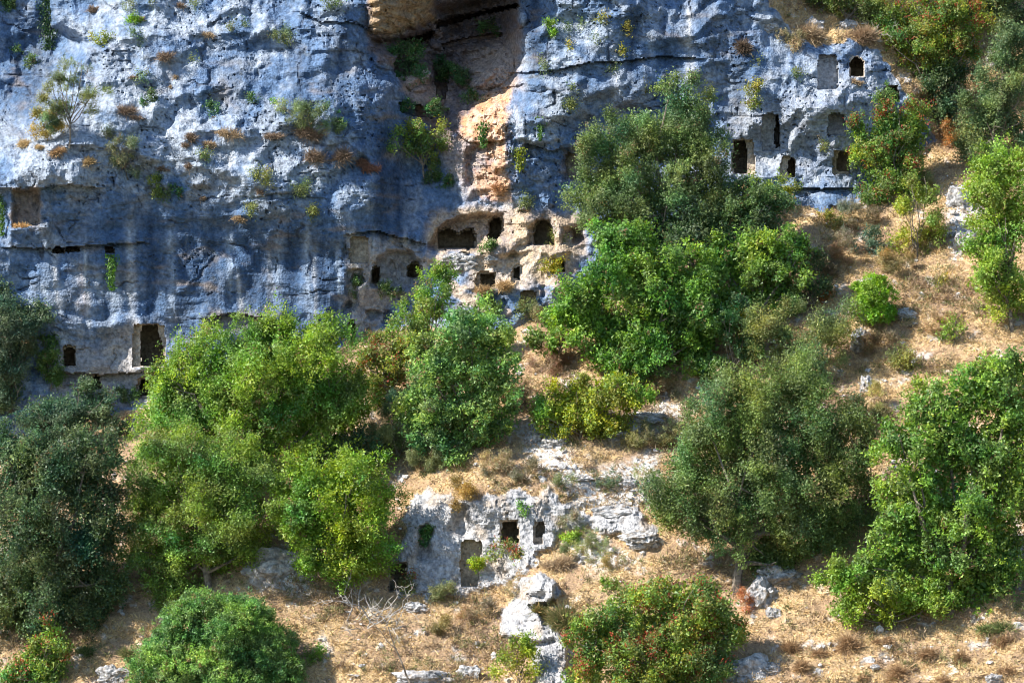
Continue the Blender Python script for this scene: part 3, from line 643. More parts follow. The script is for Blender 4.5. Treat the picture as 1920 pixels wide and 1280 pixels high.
P_('tree', 'rounded light green tree with yellowish crown under the large dark doorway', 'tree', TREES, 'lime', (480,960), [(490,690,120,85),(385,725,90,85),(590,705,95,90),(330,790,70,75),(640,770,55,75),(450,790,100,80),(560,800,110,80),(300,720,28,25),(500,625,60,35),(600,640,45,30)], trunk=.16, tint=(.70,.88,1))
P_('oak_tree', 'olive green oak with a visible dark trunk behind the round bush', 'tree', TREES, 'olive', (395,1105), [(370,900,115,80),(300,950,75,75),(430,950,85,85),(320,1040,75,60),(410,1030,75,65),(300,860,55,50),(470,880,60,60),(330,1100,45,35),(250,1040,40,18)], trunk=.14, tint=(1.12,1.38,.72))
P_('tree', 'bright green small tree above the white rocks and the bare dead branches', 'tree', TREES, 'lime', (640,1125), [(620,920,95,60),(560,940,60,55),(690,940,55,60),(590,1000,75,55),(670,1010,75,65),(640,1060,65,40),(550,890,35,25),(680,870,40,25)], trunk=.10, tint=(.8,.98,.9))
P_('round_bush', 'dense rounded dark green bush at the bottom of the slope', 'bush', BUSH, 'mastic', (410,1300), [(410,1205,150,88),(325,1245,88,72),(495,1240,88,74),(410,1265,165,60),(385,1165,85,52),(460,1165,75,52)], trunk=.08, lai=.95, lump=.24, tint=(1.1,1.0,.8), gap=-2, part='foliage', stem='stem')
P_('oak_tree', 'big dark green oak in shade beside the olive green oak', 'tree', TREES, 'oak', (100,1180), [(110,875,95,62),(50,905,80,80),(170,920,62,68),(60,1010,110,90),(165,1020,70,80),(90,1110,120,80),(190,1110,50,50),(20,1130,70,80),(180,850,38,32),(10,840,40,36)], trunk=.18)
P_('leafy_tree', 'dark silvery tree overhanging the foot of the cliff', 'tree', TREES, 'silver', (20,760), [(20,590,42,48),(5,660,45,60),(70,590,28,26),(50,640,26,26),(0,545,26,26),(10,735,45,45)], trunk=.10, tint=(.8,.85,.85))
P_('leafy_tree', 'silvery dark shrub tree right below the narrow cave openings', 'tree', TREES, 'silver', (140,850), [(190,762,38,24),(135,785,42,28),(70,775,40,34),(215,795,26,20),(110,825,70,32),(150,735,22,20)], trunk=.07, tint=(.75,.9,.8))
P_('fig_tree', 'thin young fig tree with loose yellow green leaves reaching up to the alcove', 'tree', TREES, 'yellow', (800,720), [(800,540,40,32),(775,575,38,32),(830,560,30,35),(765,620,35,28),(820,610,40,35),(740,640,22,18),(835,510,18,20)], lai=.75, trunk=.06, tint=(.5,.8,1.1))
P_('leafy_shrub', 'tall fresh green shrub between the fig tree and the dry grass patch', 'shrub', BUSH, 'broad', (870,850), [(880,610,60,45),(920,650,45,50),(850,680,75,60),(800,700,45,50),(930,720,45,55),(850,760,80,60),(790,780,45,45),(910,790,50,45),(870,820,80,35)], trunk=.08, tint=(1.2,1.06,1.75))
P_('berry_shrub', 'green shrub with red berries against the cliff foot', 'shrub', BUSH, 'berry', (730,760), [(735,685,42,40),(720,720,40,35),(755,650,28,22),(700,680,20,25)], trunk=.05, tint=(1.1,1,1))
P_('broom_shrub', 'fine grey green broom shrub below the red berried shrub', 'shrub', BUSH, 'needle', (745,870), [(745,800,45,45),(720,830,30,40),(780,830,35,35),(740,760,25,25)], trunk=.03, lai=1.5)
P_('yellow_shrub', 'yellow green shrub standing above the pale stony path', 'shrub', BUSH, 'yellow', (1085,825), [(1080,745,55,38),(1050,775,45,35),(1110,780,55,32),(1150,725,50,30),(1180,750,32,35),(1020,790,22,20),(1130,800,40,20)], trunk=.06, tint=(.9,1.05,1))
P_('oak_tree', 'tall grey green oak whose loose top reaches the horizontal crack', 'tree', TREES, 'olive', (1240,600), [(1200,240,70,40),(1290,200,38,55),(1140,270,55,40),(1260,280,65,45),(1180,320,80,50),(1310,290,45,55),(1110,350,55,40),(1250,370,100,55),(1330,360,45,45),(1150,400,70,50),(1255,160,20,18),(1310,250,30,40)], trunk=.15, tint=(.85,1.0,1.0))
P_('oak_tree', 'dark green oak crown leaning past the necropolis foot', 'tree', TREES, 'oak', (1340,600), [(1250,440,110,50),(1370,410,60,45),(1420,390,45,35),(1320,450,70,50),(1440,430,40,35),(1390,360,25,25),(1460,380,20,25)], trunk=.13, tint=(.9,1.05,1))
P_('leafy_tree', 'bright lush green tree in front of the dark oak crown', 'tree', TREES, 'broad', (1240,720), [(1180,490,75,55),(1120,540,70,55),(1230,540,80,60),(1090,600,65,50),(1170,610,80,60),(1270,600,70,70),(1310,540,50,60),(1220,670,95,45),(1130,660,55,35),(1310,650,45,50),(1150,440,40,30)], trunk=.14)
P_('leafy_tree', 'light green bushy tree at the end of the lush group, beside the dry slope', 'tree', TREES, 'broad', (1420,640), [(1430,470,60,40),(1380,500,50,45),(1470,510,45,40),(1420,540,65,45),(1360,560,45,40),(1500,480,22,25),(1470,560,40,30),(1350,470,30,25)], trunk=.08, tint=(1.05,.95,1))
P_('round_bush', 'small vivid green rounded bush alone on the dry slope', 'bush', BUSH, 'vivid', (1635,612), [(1635,558,46,42),(1622,565,34,36),(1652,562,32,38),(1636,580,44,28)], trunk=.03, lai=.8, lump=.3, gap=-2, part='foliage', stem='stem')
P_('sparse_shrub', 'loose grey olive shrub next to the small vivid green bush', 'shrub', BUSH, 'olive', (1550,710), [(1540,610,60,35),(1570,650,40,35),(1480,600,55,35),(1500,650,60,40),(1430,630,40,35)], lai=.75, trunk=.04)
P_('yellow_shrub', 'little yellow leaved shrub at the dark foot of the lush green trees', 'shrub', BUSH, 'yellow', (1395,680), [(1395,600,22,20),(1390,640,18,22),(1410,660,16,14)], lai=.8, trunk=.025, tint=(1.1,1,1))
P_('oak_tree', 'large olive green oak with a dark trunk in the middle of the slope', 'tree', TREES, 'olive', (1378,1110), [(1410,740,95,50),(1500,720,85,50),(1350,810,75,60),(1450,810,100,65),(1550,800,60,60),(1290,890,65,70),(1380,900,90,70),(1490,900,100,75),(1570,900,40,60),(1300,970,65,50),(1400,980,90,60),(1500,990,80,60),(1250,940,40,40),(1440,1040,70,45),(1560,980,40,50)], trunk=.17, tint=(.84,1.0,.85))
P_('leafy_tree', 'big bright green tree mass closing the slope beside the large oak', 'tree', TREES, 'broad', (1780,1150), [(1850,730,80,60),(1760,770,75,55),(1900,800,60,70),(1700,830,55,50),(1800,850,90,70),(1890,900,70,80),(1720,910,70,60),(1800,960,85,70),(1690,990,65,55),(1870,1010,75,75),(1760,1050,90,65),(1660,1070,65,45),(1850,1100,80,55),(1900,690,40,35)], trunk=.17, tint=(1.05,.95,1))
P_('leafy_shrub', 'low yellow green shrub fringe below the big bright green tree', 'shrub', BUSH, 'lime', (1680,1180), [(1640,1110,60,40),(1590,1090,40,30),(1700,1130,70,35),(1780,1130,60,30),(1560,1080,25,25),(1600,1140,35,25)], trunk=.04, tint=(.9,1,1))
P_('leafy_tree', 'pale green feathery tree cut by the frame above the dry slope', 'tree', TREES, 'lime', (1900,620), [(1890,310,55,40),(1850,350,40,40),(1900,390,55,50),(1880,450,55,50),(1860,520,45,45),(1900,560,45,40),(1840,470,25,35),(1860,400,40,40)], trunk=.09, tint=(.85,1,1.2))
P_('leafy_tree', 'grey green tree high on the slope beside the pale boulder', 'tree', TREES, 'silver', (1870,310), [(1870,170,55,45),(1900,120,45,40),(1840,220,45,45),(1890,230,55,50),(1830,270,40,30),(1900,60,30,30)], trunk=.09, tint=(1.05,1.1,.8))
P_('berry_shrub', 'tall green shrub with red berries on the cliff top', 'shrub', BUSH, 'berry', (1750,190), [(1700,40,55,35),(1760,30,60,35),(1720,85,50,38),(1790,90,50,45),(1740,125,55,30),(1820,60,35,40),(1670,60,25,25)], trunk=.07)
P_('berry_shrub', 'dense green shrub with red berries covering the edge of the necropolis', 'shrub', BUSH, 'berry', (1670,385), [(1670,230,45,38),(1640,270,45,38),(1700,280,50,42),(1650,320,52,40),(1720,240,30,35),(1700,330,35,30),(1610,240,20,18),(1640,360,35,20)], trunk=.06, tint=(.82,.95,1))
P_('sparse_shrub', 'loose light green shrub on the dry bank below the necropolis edge', 'shrub', BUSH, 'lime', (1720,490), [(1715,390,32,32),(1730,430,35,32),(1705,455,30,25),(1720,345,22,25)], lai=.8, trunk=.03, tint=(.95,.9,1.1))
P_('berry_shrub', 'wide green shrub dotted with red berries on the lower slope', 'shrub', BUSH, 'berry', (1240,1300), [(1240,1112,70,30),(1310,1118,55,30),(1160,1150,60,45),(1250,1165,90,45),(1350,1150,45,40),(1120,1210,60,45),(1210,1230,90,45),(1310,1220,75,45),(1100,1260,50,30),(1240,1275,110,30),(1370,1190,30,34)], trunk=.06, lump=.22)
P_('berry_shrub', 'small berry shrub in the bottom corner beneath the big dark oak', 'shrub', BUSH, 'berry', (70,1300), [(100,1210,40,35),(60,1240,40,30),(25,1265,35,25),(110,1250,25,25),(70,1270,50,20)], trunk=.03, tint=(.9,1.05,1))
P_('leafy_shrub', 'light yellow green sapling in front of the lowest pale rock', 'shrub', BUSH, 'yellow', (975,1300), [(970,1215,28,25),(955,1250,30,25),(995,1255,28,25),(985,1195,15,15)], lai=.6, trunk=.02, tint=(.7,.9,1))
P_('cliff_tree', 'small feathery tree with a bent stem standing on the grassy cliff shelf', 'tree', 'plants growing on the cliff', 'needle', (130,265), [(125,140,28,25),(115,180,32,30),(140,195,35,20),(105,215,20,25),(180,170,25,14),(150,130,15,12)], lai=.9, trunk=.035, dy=-.15, tint=(1.3,1.15,.9))
P_('golden_bush', 'golden yellow bush on the cliff shelf beside the small feathery tree', 'bush', 'plants growing on the cliff', 'gold', (90,262), [(85,225,22,24),(100,240,22,16),(78,243,14,12)], trunk=.015, dy=-.2, part='foliage', stem='stem')
P_('cliff_tree', 'small leafy tree leaning out of the dark gully below the cave', 'tree', 'plants growing on the cliff', 'yellow', (795,320), [(785,245,32,20),(760,262,25,18),(800,268,30,20),(735,265,16,12),(820,240,14,10),(790,290,20,16)], lai=.8, trunk=.035, dy=-.35, tint=(.62,.78,1.2))
P_('sparse_shrub', 'mottled green shrub on the cliff shelf above the shaded wall', 'shrub', 'plants growing on the cliff', 'heath', (240,330), [(230,280,30,22),(245,310,26,22),(205,260,20,14)], trunk=.02, dy=-.15, tint=(.6,.85,.8))
P_('sparse_shrub', 'green grassy shrub crowning the dry tufts on the middle ledge', 'shrub', 'plants growing on the cliff', 'needle', (580,245), [(560,212,32,20),(600,222,30,18),(530,205,18,14),(630,235,14,12)], trunk=.015, dy=-.15, lai=1.1)
P_('leafy_shrub', 'olive shrub at the top edge beside the dry cliff brow', 'shrub', BUSH, 'olive', (1590,45), [(1570,5,35,25),(1610,10,35,25),(1640,30,25,22),(1540,-10,30,20)], trunk=.03, tint=(1,1,.8))
P_('leafy_shrub', 'dark shrub in the shadowed gully between cliff edge and grey green tree', 'shrub', BUSH, 'oak', (1760,250), [(1765,180,30,35),(1740,150,25,25),(1790,150,30,30),(1775,215,25,20)], trunk=.04)
P_('leafy_shrub', 'dark shrub against the upper frame beyond the berry shrub', 'shrub', BUSH, 'oak', (1880,70), [(1870,10,50,30),(1820,5,40,25),(1900,30,35,25)], trunk=.04)
P_('leafy_shrub', 'green shrub filling the corner between the ochre rock and the lush tree', 'shrub', BUSH, 'broad', (1050,690), [(1050,600,45,38),(1030,645,38,28),(1085,560,30,32)], trunk=.03, tint=(1.1,.95,1))
P_('sparse_shrub', 'olive shrub squeezed between the large oak and the big bright green tree', 'shrub', BUSH, 'olive', (1625,1030), [(1615,860,32,45),(1632,940,32,50),(1605,785,28,28)], trunk=.03, tint=(.9,.95,.8))
P_('leafy_shrub', 'dark green shrub at the shaded foot of the lush green trees', 'shrub', BUSH, 'dark', (1380,710), [(1365,600,38,42),(1400,650,28,30),(1330,690,40,18)], trunk=.03, tint=(1.2,1.2,1))
P_('leafy_shrub', 'low shade-dark green shrub in the gap between the two light green trees', 'shrub', BUSH, 'oak', (650,910), [(665,835,45,30),(620,860,40,25),(700,850,25,25)], trunk=.03)  # dark leaf colour stands in for shade under the light green crowns
P_('sparse_shrub', 'sparse light green shrub in front of the rocks at the necropolis foot', 'shrub', BUSH, 'lime', (1420,440), [(1420,352,28,18),(1380,372,28,20),(1452,350,18,14),(1400,400,35,20)], lai=.7, trunk=.02, tint=(.7,.85,1))
P_('leafy_shrub', 'dark thorny shrub bordering the dry bank beside the light green bushy tree', 'shrub', BUSH, 'oak', (1530,580), [(1515,500,28,30),(1540,535,22,28),(1500,560,35,22)], trunk=.02, lai=.8)
P_('sparse_shrub', 'small grey green shrub alone on the upper dry bank', 'shrub', BUSH, 'silver', (1630,480), [(1625,450,26,20),(1645,465,20,16)], lai=.8, trunk=.02)
P_('sparse_shrub', 'loose olive shrub on the dry bank above the big bright green tree', 'shrub', BUSH, 'olive', (1690,690), [(1680,665,30,22),(1705,680,24,16)], lai=.7, trunk=.02)
P_('sparse_shrub', 'thin yellow green shrub on the open bank beside the pale green feathery tree', 'shrub', BUSH, 'lime', (1790,640), [(1790,615,20,22),(1778,630,16,14)], lai=.7, trunk=.02, tint=(.8,.85,1))
P_('creeper', 'green creeper hanging beside the small dark doorway', 'creeper', 'creepers on the rock', 'dark', (95,720), [(95,640,20,18),(95,670,22,24),(98,700,20,18)], trunk=.02, thick=.5, dy=-.3, tint=(1.3,1.2,1.1), part='foliage', stem='stem')
print('trees', time.time() - T0)

# ------------------------------------------------------------------ tufts: small plants rooted on the rock and slope
def tuft_mesh(kind, rx, rz, tint=(1, 1, 1)):
    """origin at the root; rx, rz half width and height in metres"""
    if kind in ('dry', 'brown', 'straw', 'grass'):
        cols = dict(dry=[(.42,.31,.19),(.50,.38,.24),(.34,.25,.16)], brown=[(.27,.195,.14),(.37,.275,.195),(.20,.15,.11)], straw=[(.56,.41,.20),(.50,.36,.18),(.60,.46,.26)], grass=[(.16,.20,.07),(.22,.23,.09),(.12,.16,.06),(.34,.28,.14)])[kind]
        n = int(np.clip(rx * rz * 9000, 120, 1800))
        nc_ = 4; cn = rs.uniform(-1, 1, (nc_, 3)) * np.array((rx * .55, .03, rz * .35)); hs_ = rs.uniform(.5, 1.1, nc_); wh = rs.randint(nc_, size=n)
        rootp = cn[wh] + .55 * rs.normal(size=(n, 3)) * np.array((rx * .36, rx * .24, rz * .22))
        d = unit(rs.normal(size=(n, 3)) * np.array((.75, .6, .55)) + np.array((0, -.35, .65)))
        ln = rz * (.6 + .9 * rs.rand(n)) * hs_[wh]; ln = np.maximum(ln, .08)
        tip = d * ln[:, None]; tip[:, 2] -= .7 * ln * rs.rand(n) ** 1.5
        pos = rootp + tip * .5
        col = np.array(cols)[rs.randint(len(cols), size=n)] * np.array(tint) * (.75 + .5 * rs.rand(n))[:, None]
        return leaf_mesh(pos, unit(tip), unit(rs.normal(size=(n, 3)) + np.array((0, -1, .3))), ln, .012 + .012 * rs.rand(n), np.clip(col, .01, .7), 'tuft', M_DRY)
    if kind == 'hang':
        n = int(np.clip(rx * rz * 2600, 80, 1200)); t = rs.rand(n)
        x = rs.normal(size=n) * rx * .5 * (1 - .5 * t); z = -2 * rz * t + rz * .9
        pos = np.stack([x, -.05 - .12 * rs.rand(n), z], -1)
        ax = unit(rs.normal(size=(n, 3)) * .6 + np.array((0, -.2, -.8))); nr = unit(rs.normal(size=(n, 3)) * .5 + np.array((0, -.8, .5)))
        cols = np.array([(.06,.16,.02),(.09,.20,.03),(.05,.12,.02)]) * np.array(tint)
        col = cols[rs.randint(3, size=n)] * (.8 + .4 * rs.rand(n))[:, None]
        return leaf_mesh(pos, ax, nr, .07 + .05 * rs.rand(n), .035 + .03 * rs.rand(n), col, 'foliage', M_LEAF)
    ry = .6 * min(rx, rz) + .05
    return crown([((0, -.5 * ry, .2 * rz), (rx, ry, rz))], kind, 'foliage', lump=.34, tint=tint, small=.85, lai=.95, keep_back=.45, gap=-.8)
def tuft(name, label, cat, group, kind, u, v, ru, rv, tint=(1, 1, 1)):
    y = float(ysurf(u, v)[0]); kk = (D + y) / D / S
    rv_ = rv
    o = link(name, tuft_mesh(kind, ru * kk, rv * kk, tint))
    hg = kind in ('dry', 'brown', 'straw', 'grass')
    o.location = P3(u, v + (rv * .8 if hg else 0), float(ysurf(u, v + (rv * .8 if hg else 0))[0]) - .03)
    tag(o, label, cat, group)
    return o
GC_ = 'tufts growing on the cliff'; GH = 'tufts and low shrubs on the dry hillside'; CR = 'creepers on the rock'
CL = [
 ('grass_tuft','brown dry tuft on the bare dome of the upper cliff','brown',310,97,16,13), ('grass_tuft','tiny brown tuft on the dome below the larger brown one','brown',250,142,9,6),
 ('grass_tuft','brown dry clump on the short ledge under the dome','brown',238,200,20,14),('grass_tuft','dark brown low clump at the end of the short ledge','brown',258,215,14,8),('cliff_shrub','dark green tuft beside the brown clump under the dome','dark',280,188,12,14),
 ('grass_tuft','tiny straw tuft in the middle of the pale dome, upper of a pair','dry',328,140,6,7),('grass_tuft','tiny straw tuft in the middle of the pale dome, lower of a pair','dry',322,160,6,6),('cliff_shrub','small olive tuft on the dome edge','olive',268,150,9,8),
 ('grass_tuft','dry tuft on the seam at the head of the dome','dry',393,60,18,9),('cliff_shrub','green cushion on the seam at the head of the dome','olive',445,53,15,9),('cliff_shrub','tall yellowish green plant hanging on the seam','olive',527,70,12,22),
 ('cliff_shrub','yellow green cushion on the sloping seam left of the dome head','yellow',192,77,17,10),('cliff_shrub','bright green leafy patch above the sloping seam','vivid',250,40,12,8),('grass_tuft','pale straw tuft above the sloping seam','dry',268,32,10,8),('cliff_shrub','olive strip of low plants along the sloping seam','olive',262,68,22,6),
 ('grass_tuft','dry brown tuft at the top frame above the dome','brown',338,6,9,9),('cliff_shrub','green tuft at the top frame above the dome','olive',366,6,7,10),('cliff_shrub','little green tuft at the top frame, next to the ivy gully','olive',286,2,8,6),('cliff_shrub','small dull green tuft on the pale rock near the top','olive',245,16,8,7),('grass_tuft','faint brown tuft on the pale rock near the top','brown',180,12,14,10),
 ('creeper','dark ivy filling the vertical gully at the top of the cliff','hang',92,50,20,66,(.45,.5,.9)),('cliff_shrub','dark small plant on the recessed face','dark',55,120,9,11),('cliff_shrub','dark shrublet at the top corner of the recessed face','dark',15,8,18,12),('cliff_shrub','dark plant low on the recessed face','dark',28,90,8,9),
 ('cliff_shrub','upright dark plant above the middle ledge','dark',399,210,9,15),('grass_tuft','broad dry tuft where the middle ledge begins','dry',425,242,32,13),('grass_tuft','dry grass spilling down from the broad ledge tuft','dry',392,265,22,11),('grass_tuft','dark brown tuft at the near end of the middle ledge','brown',362,248,16,13),('grass_tuft','small brown tuft below the near end of the middle ledge','brown',348,267,12,8),
 ('grass_tuft','big brown tuft hanging below the grassy shrub','brown',600,284,26,16),('grass_tuft','dry brown mass under the grassy shrub','brown',585,238,34,16),('grass_tuft','dry crescent shaped tuft left of the grassy shrub','brown',512,248,22,9),('grass_tuft','dark brown tuft at the far end of the middle ledge','brown',640,282,16,18),('cliff_shrub','fresh green tuft at the far end of the middle ledge','dark',632,228,10,16,(1.6,1.5,1.2)),
 ('grass_tuft','reddish brown drooping tuft near the dark gully','brown',672,298,20,10,(1.1,.85,.8)),('grass_tuft','reddish dry bush at the corner before the dark gully','brown',695,310,20,13,(1.2,.85,.8)),
 ('cliff_shrub','olive tuft on the pale rib below the middle ledge','olive',492,332,13,11),('grass_tuft','brown tuft below the olive tuft on the pale rib','brown',487,352,9,9),('grass_tuft','pale dry tuft above the white patch of the wall','dry',450,402,18,10),('cliff_shrub','green tuft beside the pale dry tuft above the wall','olive',468,395,9,10),
 ('cliff_shrub','mixed green tuft high on the smooth wall','olive',566,360,11,15),('cliff_shrub','green tuft below the mixed green one on the smooth wall','olive',581,400,8,13),('cliff_shrub','dark yellow green bush hanging over the shaded wall','dark',290,358,18,18,(1.9,1.3,.9)),('cliff_shrub','dark small bush next to the hanging yellow green one','dark',330,366,10,13),('grass_tuft','brown flat tuft above the hanging yellow green bush','brown',305,311,17,8),
 ('grass_tuft','golden tuft on the cliff shelf among grey rock','straw',165,292,13,13,(.8,.8,.8)),('grass_tuft','golden straw grass on the outer cliff shelf','straw',48,262,20,11),('grass_tuft','straw grass below the small feathery tree','straw',108,272,18,14,(.9,.8,.8)),('grass_tuft','low straw grass between the two shelf tufts','straw',72,272,14,7),
 ('grass_tuft','bright golden grass inside the shallow hollow by the frame','straw',42,416,24,11,(1.15,1,.9)),('grass_tuft','tiny brown tuft under the wide pale rib','brown',385,368,10,6),('grass_tuft','small brown tuft below the shelf end','brown',350,305,11,9),('cliff_shrub','slim green plant on the wall under the shelf','olive',384,300,7,16),
 ('cliff_shrub','small green tuft on the dark speckled face','dark',477,186,9,8),('cliff_shrub','tiny bright tuft on the dark speckled face','vivid',512,193,7,5),('cliff_shrub','green patch at the top frame beside the dark overhang','olive',622,8,16,9),('cliff_shrub','tiny yellow tuft on the speckled face below the dome head','olive',360,115,6,5),
 ('creeper','bright green plant hanging from the small dark hole in the wall','hang',210,508,13,34,(1.35,1.3,1)),('creeper','leafy ivy on the rock at the very edge of the frame','hang',4,390,9,48,(1.1,1,.8)),('creeper','green ivy patch spread around the opening below the ledge','dark',235,742,28,9),('creeper','thin ivy climbing the rock rib beside the alcove','dark',668,548,7,26),('creeper','ivy mat at the foot of the rounded alcove','dark',735,547,26,9),('creeper','dark ivy beside the tall narrow slit','dark',680,640,9,14),
 ('creeper','dark leafy bush in the gully below the big cave','dark',762,135,34,42,(.8,.9,.9)),('creeper','dark creeper in the middle of the cave gully','dark',830,140,15,34,(.8,.9,.9)),('creeper','long dark creeper hanging down the cave gully','dark',866,155,14,38,(.8,.9,1)),('creeper','low dark ivy band below the rounded boulder in the gully','dark',790,203,52,17,(.8,.9,.9)),('cliff_shrub','dark plants on the back ledge of the big cave','dark',922,55,24,9,(.8,.8,.8)),('creeper','ivy fringe above the orange rock','dark',890,182,18,10),
 ('creeper','green trailing plant over the orange rock','hang',905,252,14,24,(.9,1,1)),('creeper','dark ivy tangle under the leaning gully tree','dark',815,332,16,22),('creeper','dark ivy beneath the tangle beside the orange rock','dark',838,352,18,12),('creeper','bright green trailing plant on the grey rock','hang',1012,240,9,22),('creeper','yellow leaved vine beside the orange rock','hang',975,298,14,22,(3.4,1.7,.8)),('cliff_shrub','yellow green tuft above the brown cave mouth','olive',985,380,11,10),('grass_tuft','dry grass tuft on the orange rock','dry',930,345,18,12,(1.2,.9,.7)),
 ('cliff_shrub','bright green cushion on the wall above the crack','vivid',1030,63,10,17,(.8,.85,1)),('cliff_shrub','olive plant hanging from the crack','olive',1018,130,7,15),('cliff_shrub','olive plant on the wall below the crack','olive',1068,188,10,18),('cliff_shrub','yellowish tuft high on the wall above the crack','yellow',1130,42,8,9,(.7,.7,1)),('cliff_shrub','second yellowish tuft high on the wall, farther from the cave','yellow',1177,54,6,11,(.7,.7,1)),('cliff_shrub','dull tuft between the bright cushion and the yellowish ones','olive',1058,56,7,9),('cliff_shrub','faint tuft on the wall next to the dull one','olive',1090,50,5,7),('cliff_shrub','small yellow tuft just above the crack','yellow',1070,84,6,6,(.7,.7,1)),('cliff_shrub','tiny brownish tuft just above the crack','olive',1116,80,5,8),('cliff_shrub','yellow green tuft at the far part of the crack','yellow',1171,97,7,7,(.7,.75,1)),('cliff_shrub','small tuft on the wall beside the tall oak top','yellow',1212,172,7,7,(.8,.7,1)),('cliff_shrub','tiny dark tuft just below the crack','olive',1148,132,8,6,(.8,.8,.8)),
 ('cliff_shrub','tall yellow green plant hanging above the tall doorway niche','yellow',1410,180,10,24,(.65,.7,1)),('cliff_shrub','tiny tuft at the corner above the necropolis','olive',1418,122,5,5),('cliff_shrub','tiny olive tuft beside the wide shallow niche','olive',1490,142,9,9,(.9,1,1)),('cliff_shrub','little olive tuft amid the necropolis openings','olive',1548,273,7,7),('grass_tuft','dry tuft on the sill of the small dark window','dry',1608,148,14,9),('grass_tuft','dark brown scrub in the cleft of the cliff brow','brown',1395,78,16,18,(.6,.6,.6)),('cliff_shrub','green plants choking the overgrown opening','dark',1668,175,10,16,(1.8,1.6,1)),('cliff_shrub','yellow green plant below the squat opening','yellow',1483,348,12,14,(.7,.8,1)),('cliff_shrub','dark green shrublet among the rocks at the necropolis foot','dark',1460,375,18,18,(1.4,1.3,1)),
 ('grass_tuft','tall golden grass in front of the square ochre opening','straw',945,528,28,13,(.95,.9,.9)),('grass_tuft','golden grass at the near side of the ochre opening','straw',905,535,14,16,(.8,.75,.75)),('cliff_shrub','yellow shrub beside the dark square niche','yellow',1035,500,14,22,(.75,.8,1)),('cliff_shrub','olive shrublet below the shaded grey block niche','olive',990,588,18,14),('cliff_shrub','green bush in front of the grey block corner','broad',920,580,16,22),('cliff_shrub','small green plants on the sunlit ledge under the brown cave mouth','olive',1035,452,18,9),('cliff_shrub','dark plants in the wide cave mouth','dark',912,468,14,14),
]
for c in CL:
    nm, lb, kd, u, v, ru, rv = c[:7]
    tuft(nm, lb, {'creeper': 'creeper', 'grass_tuft': 'grass tuft'}.get(nm, 'plant'), CR if nm == 'creeper' else GC_, kd, u, v, ru, rv, c[7] if len(c) > 7 else (1, 1, 1))
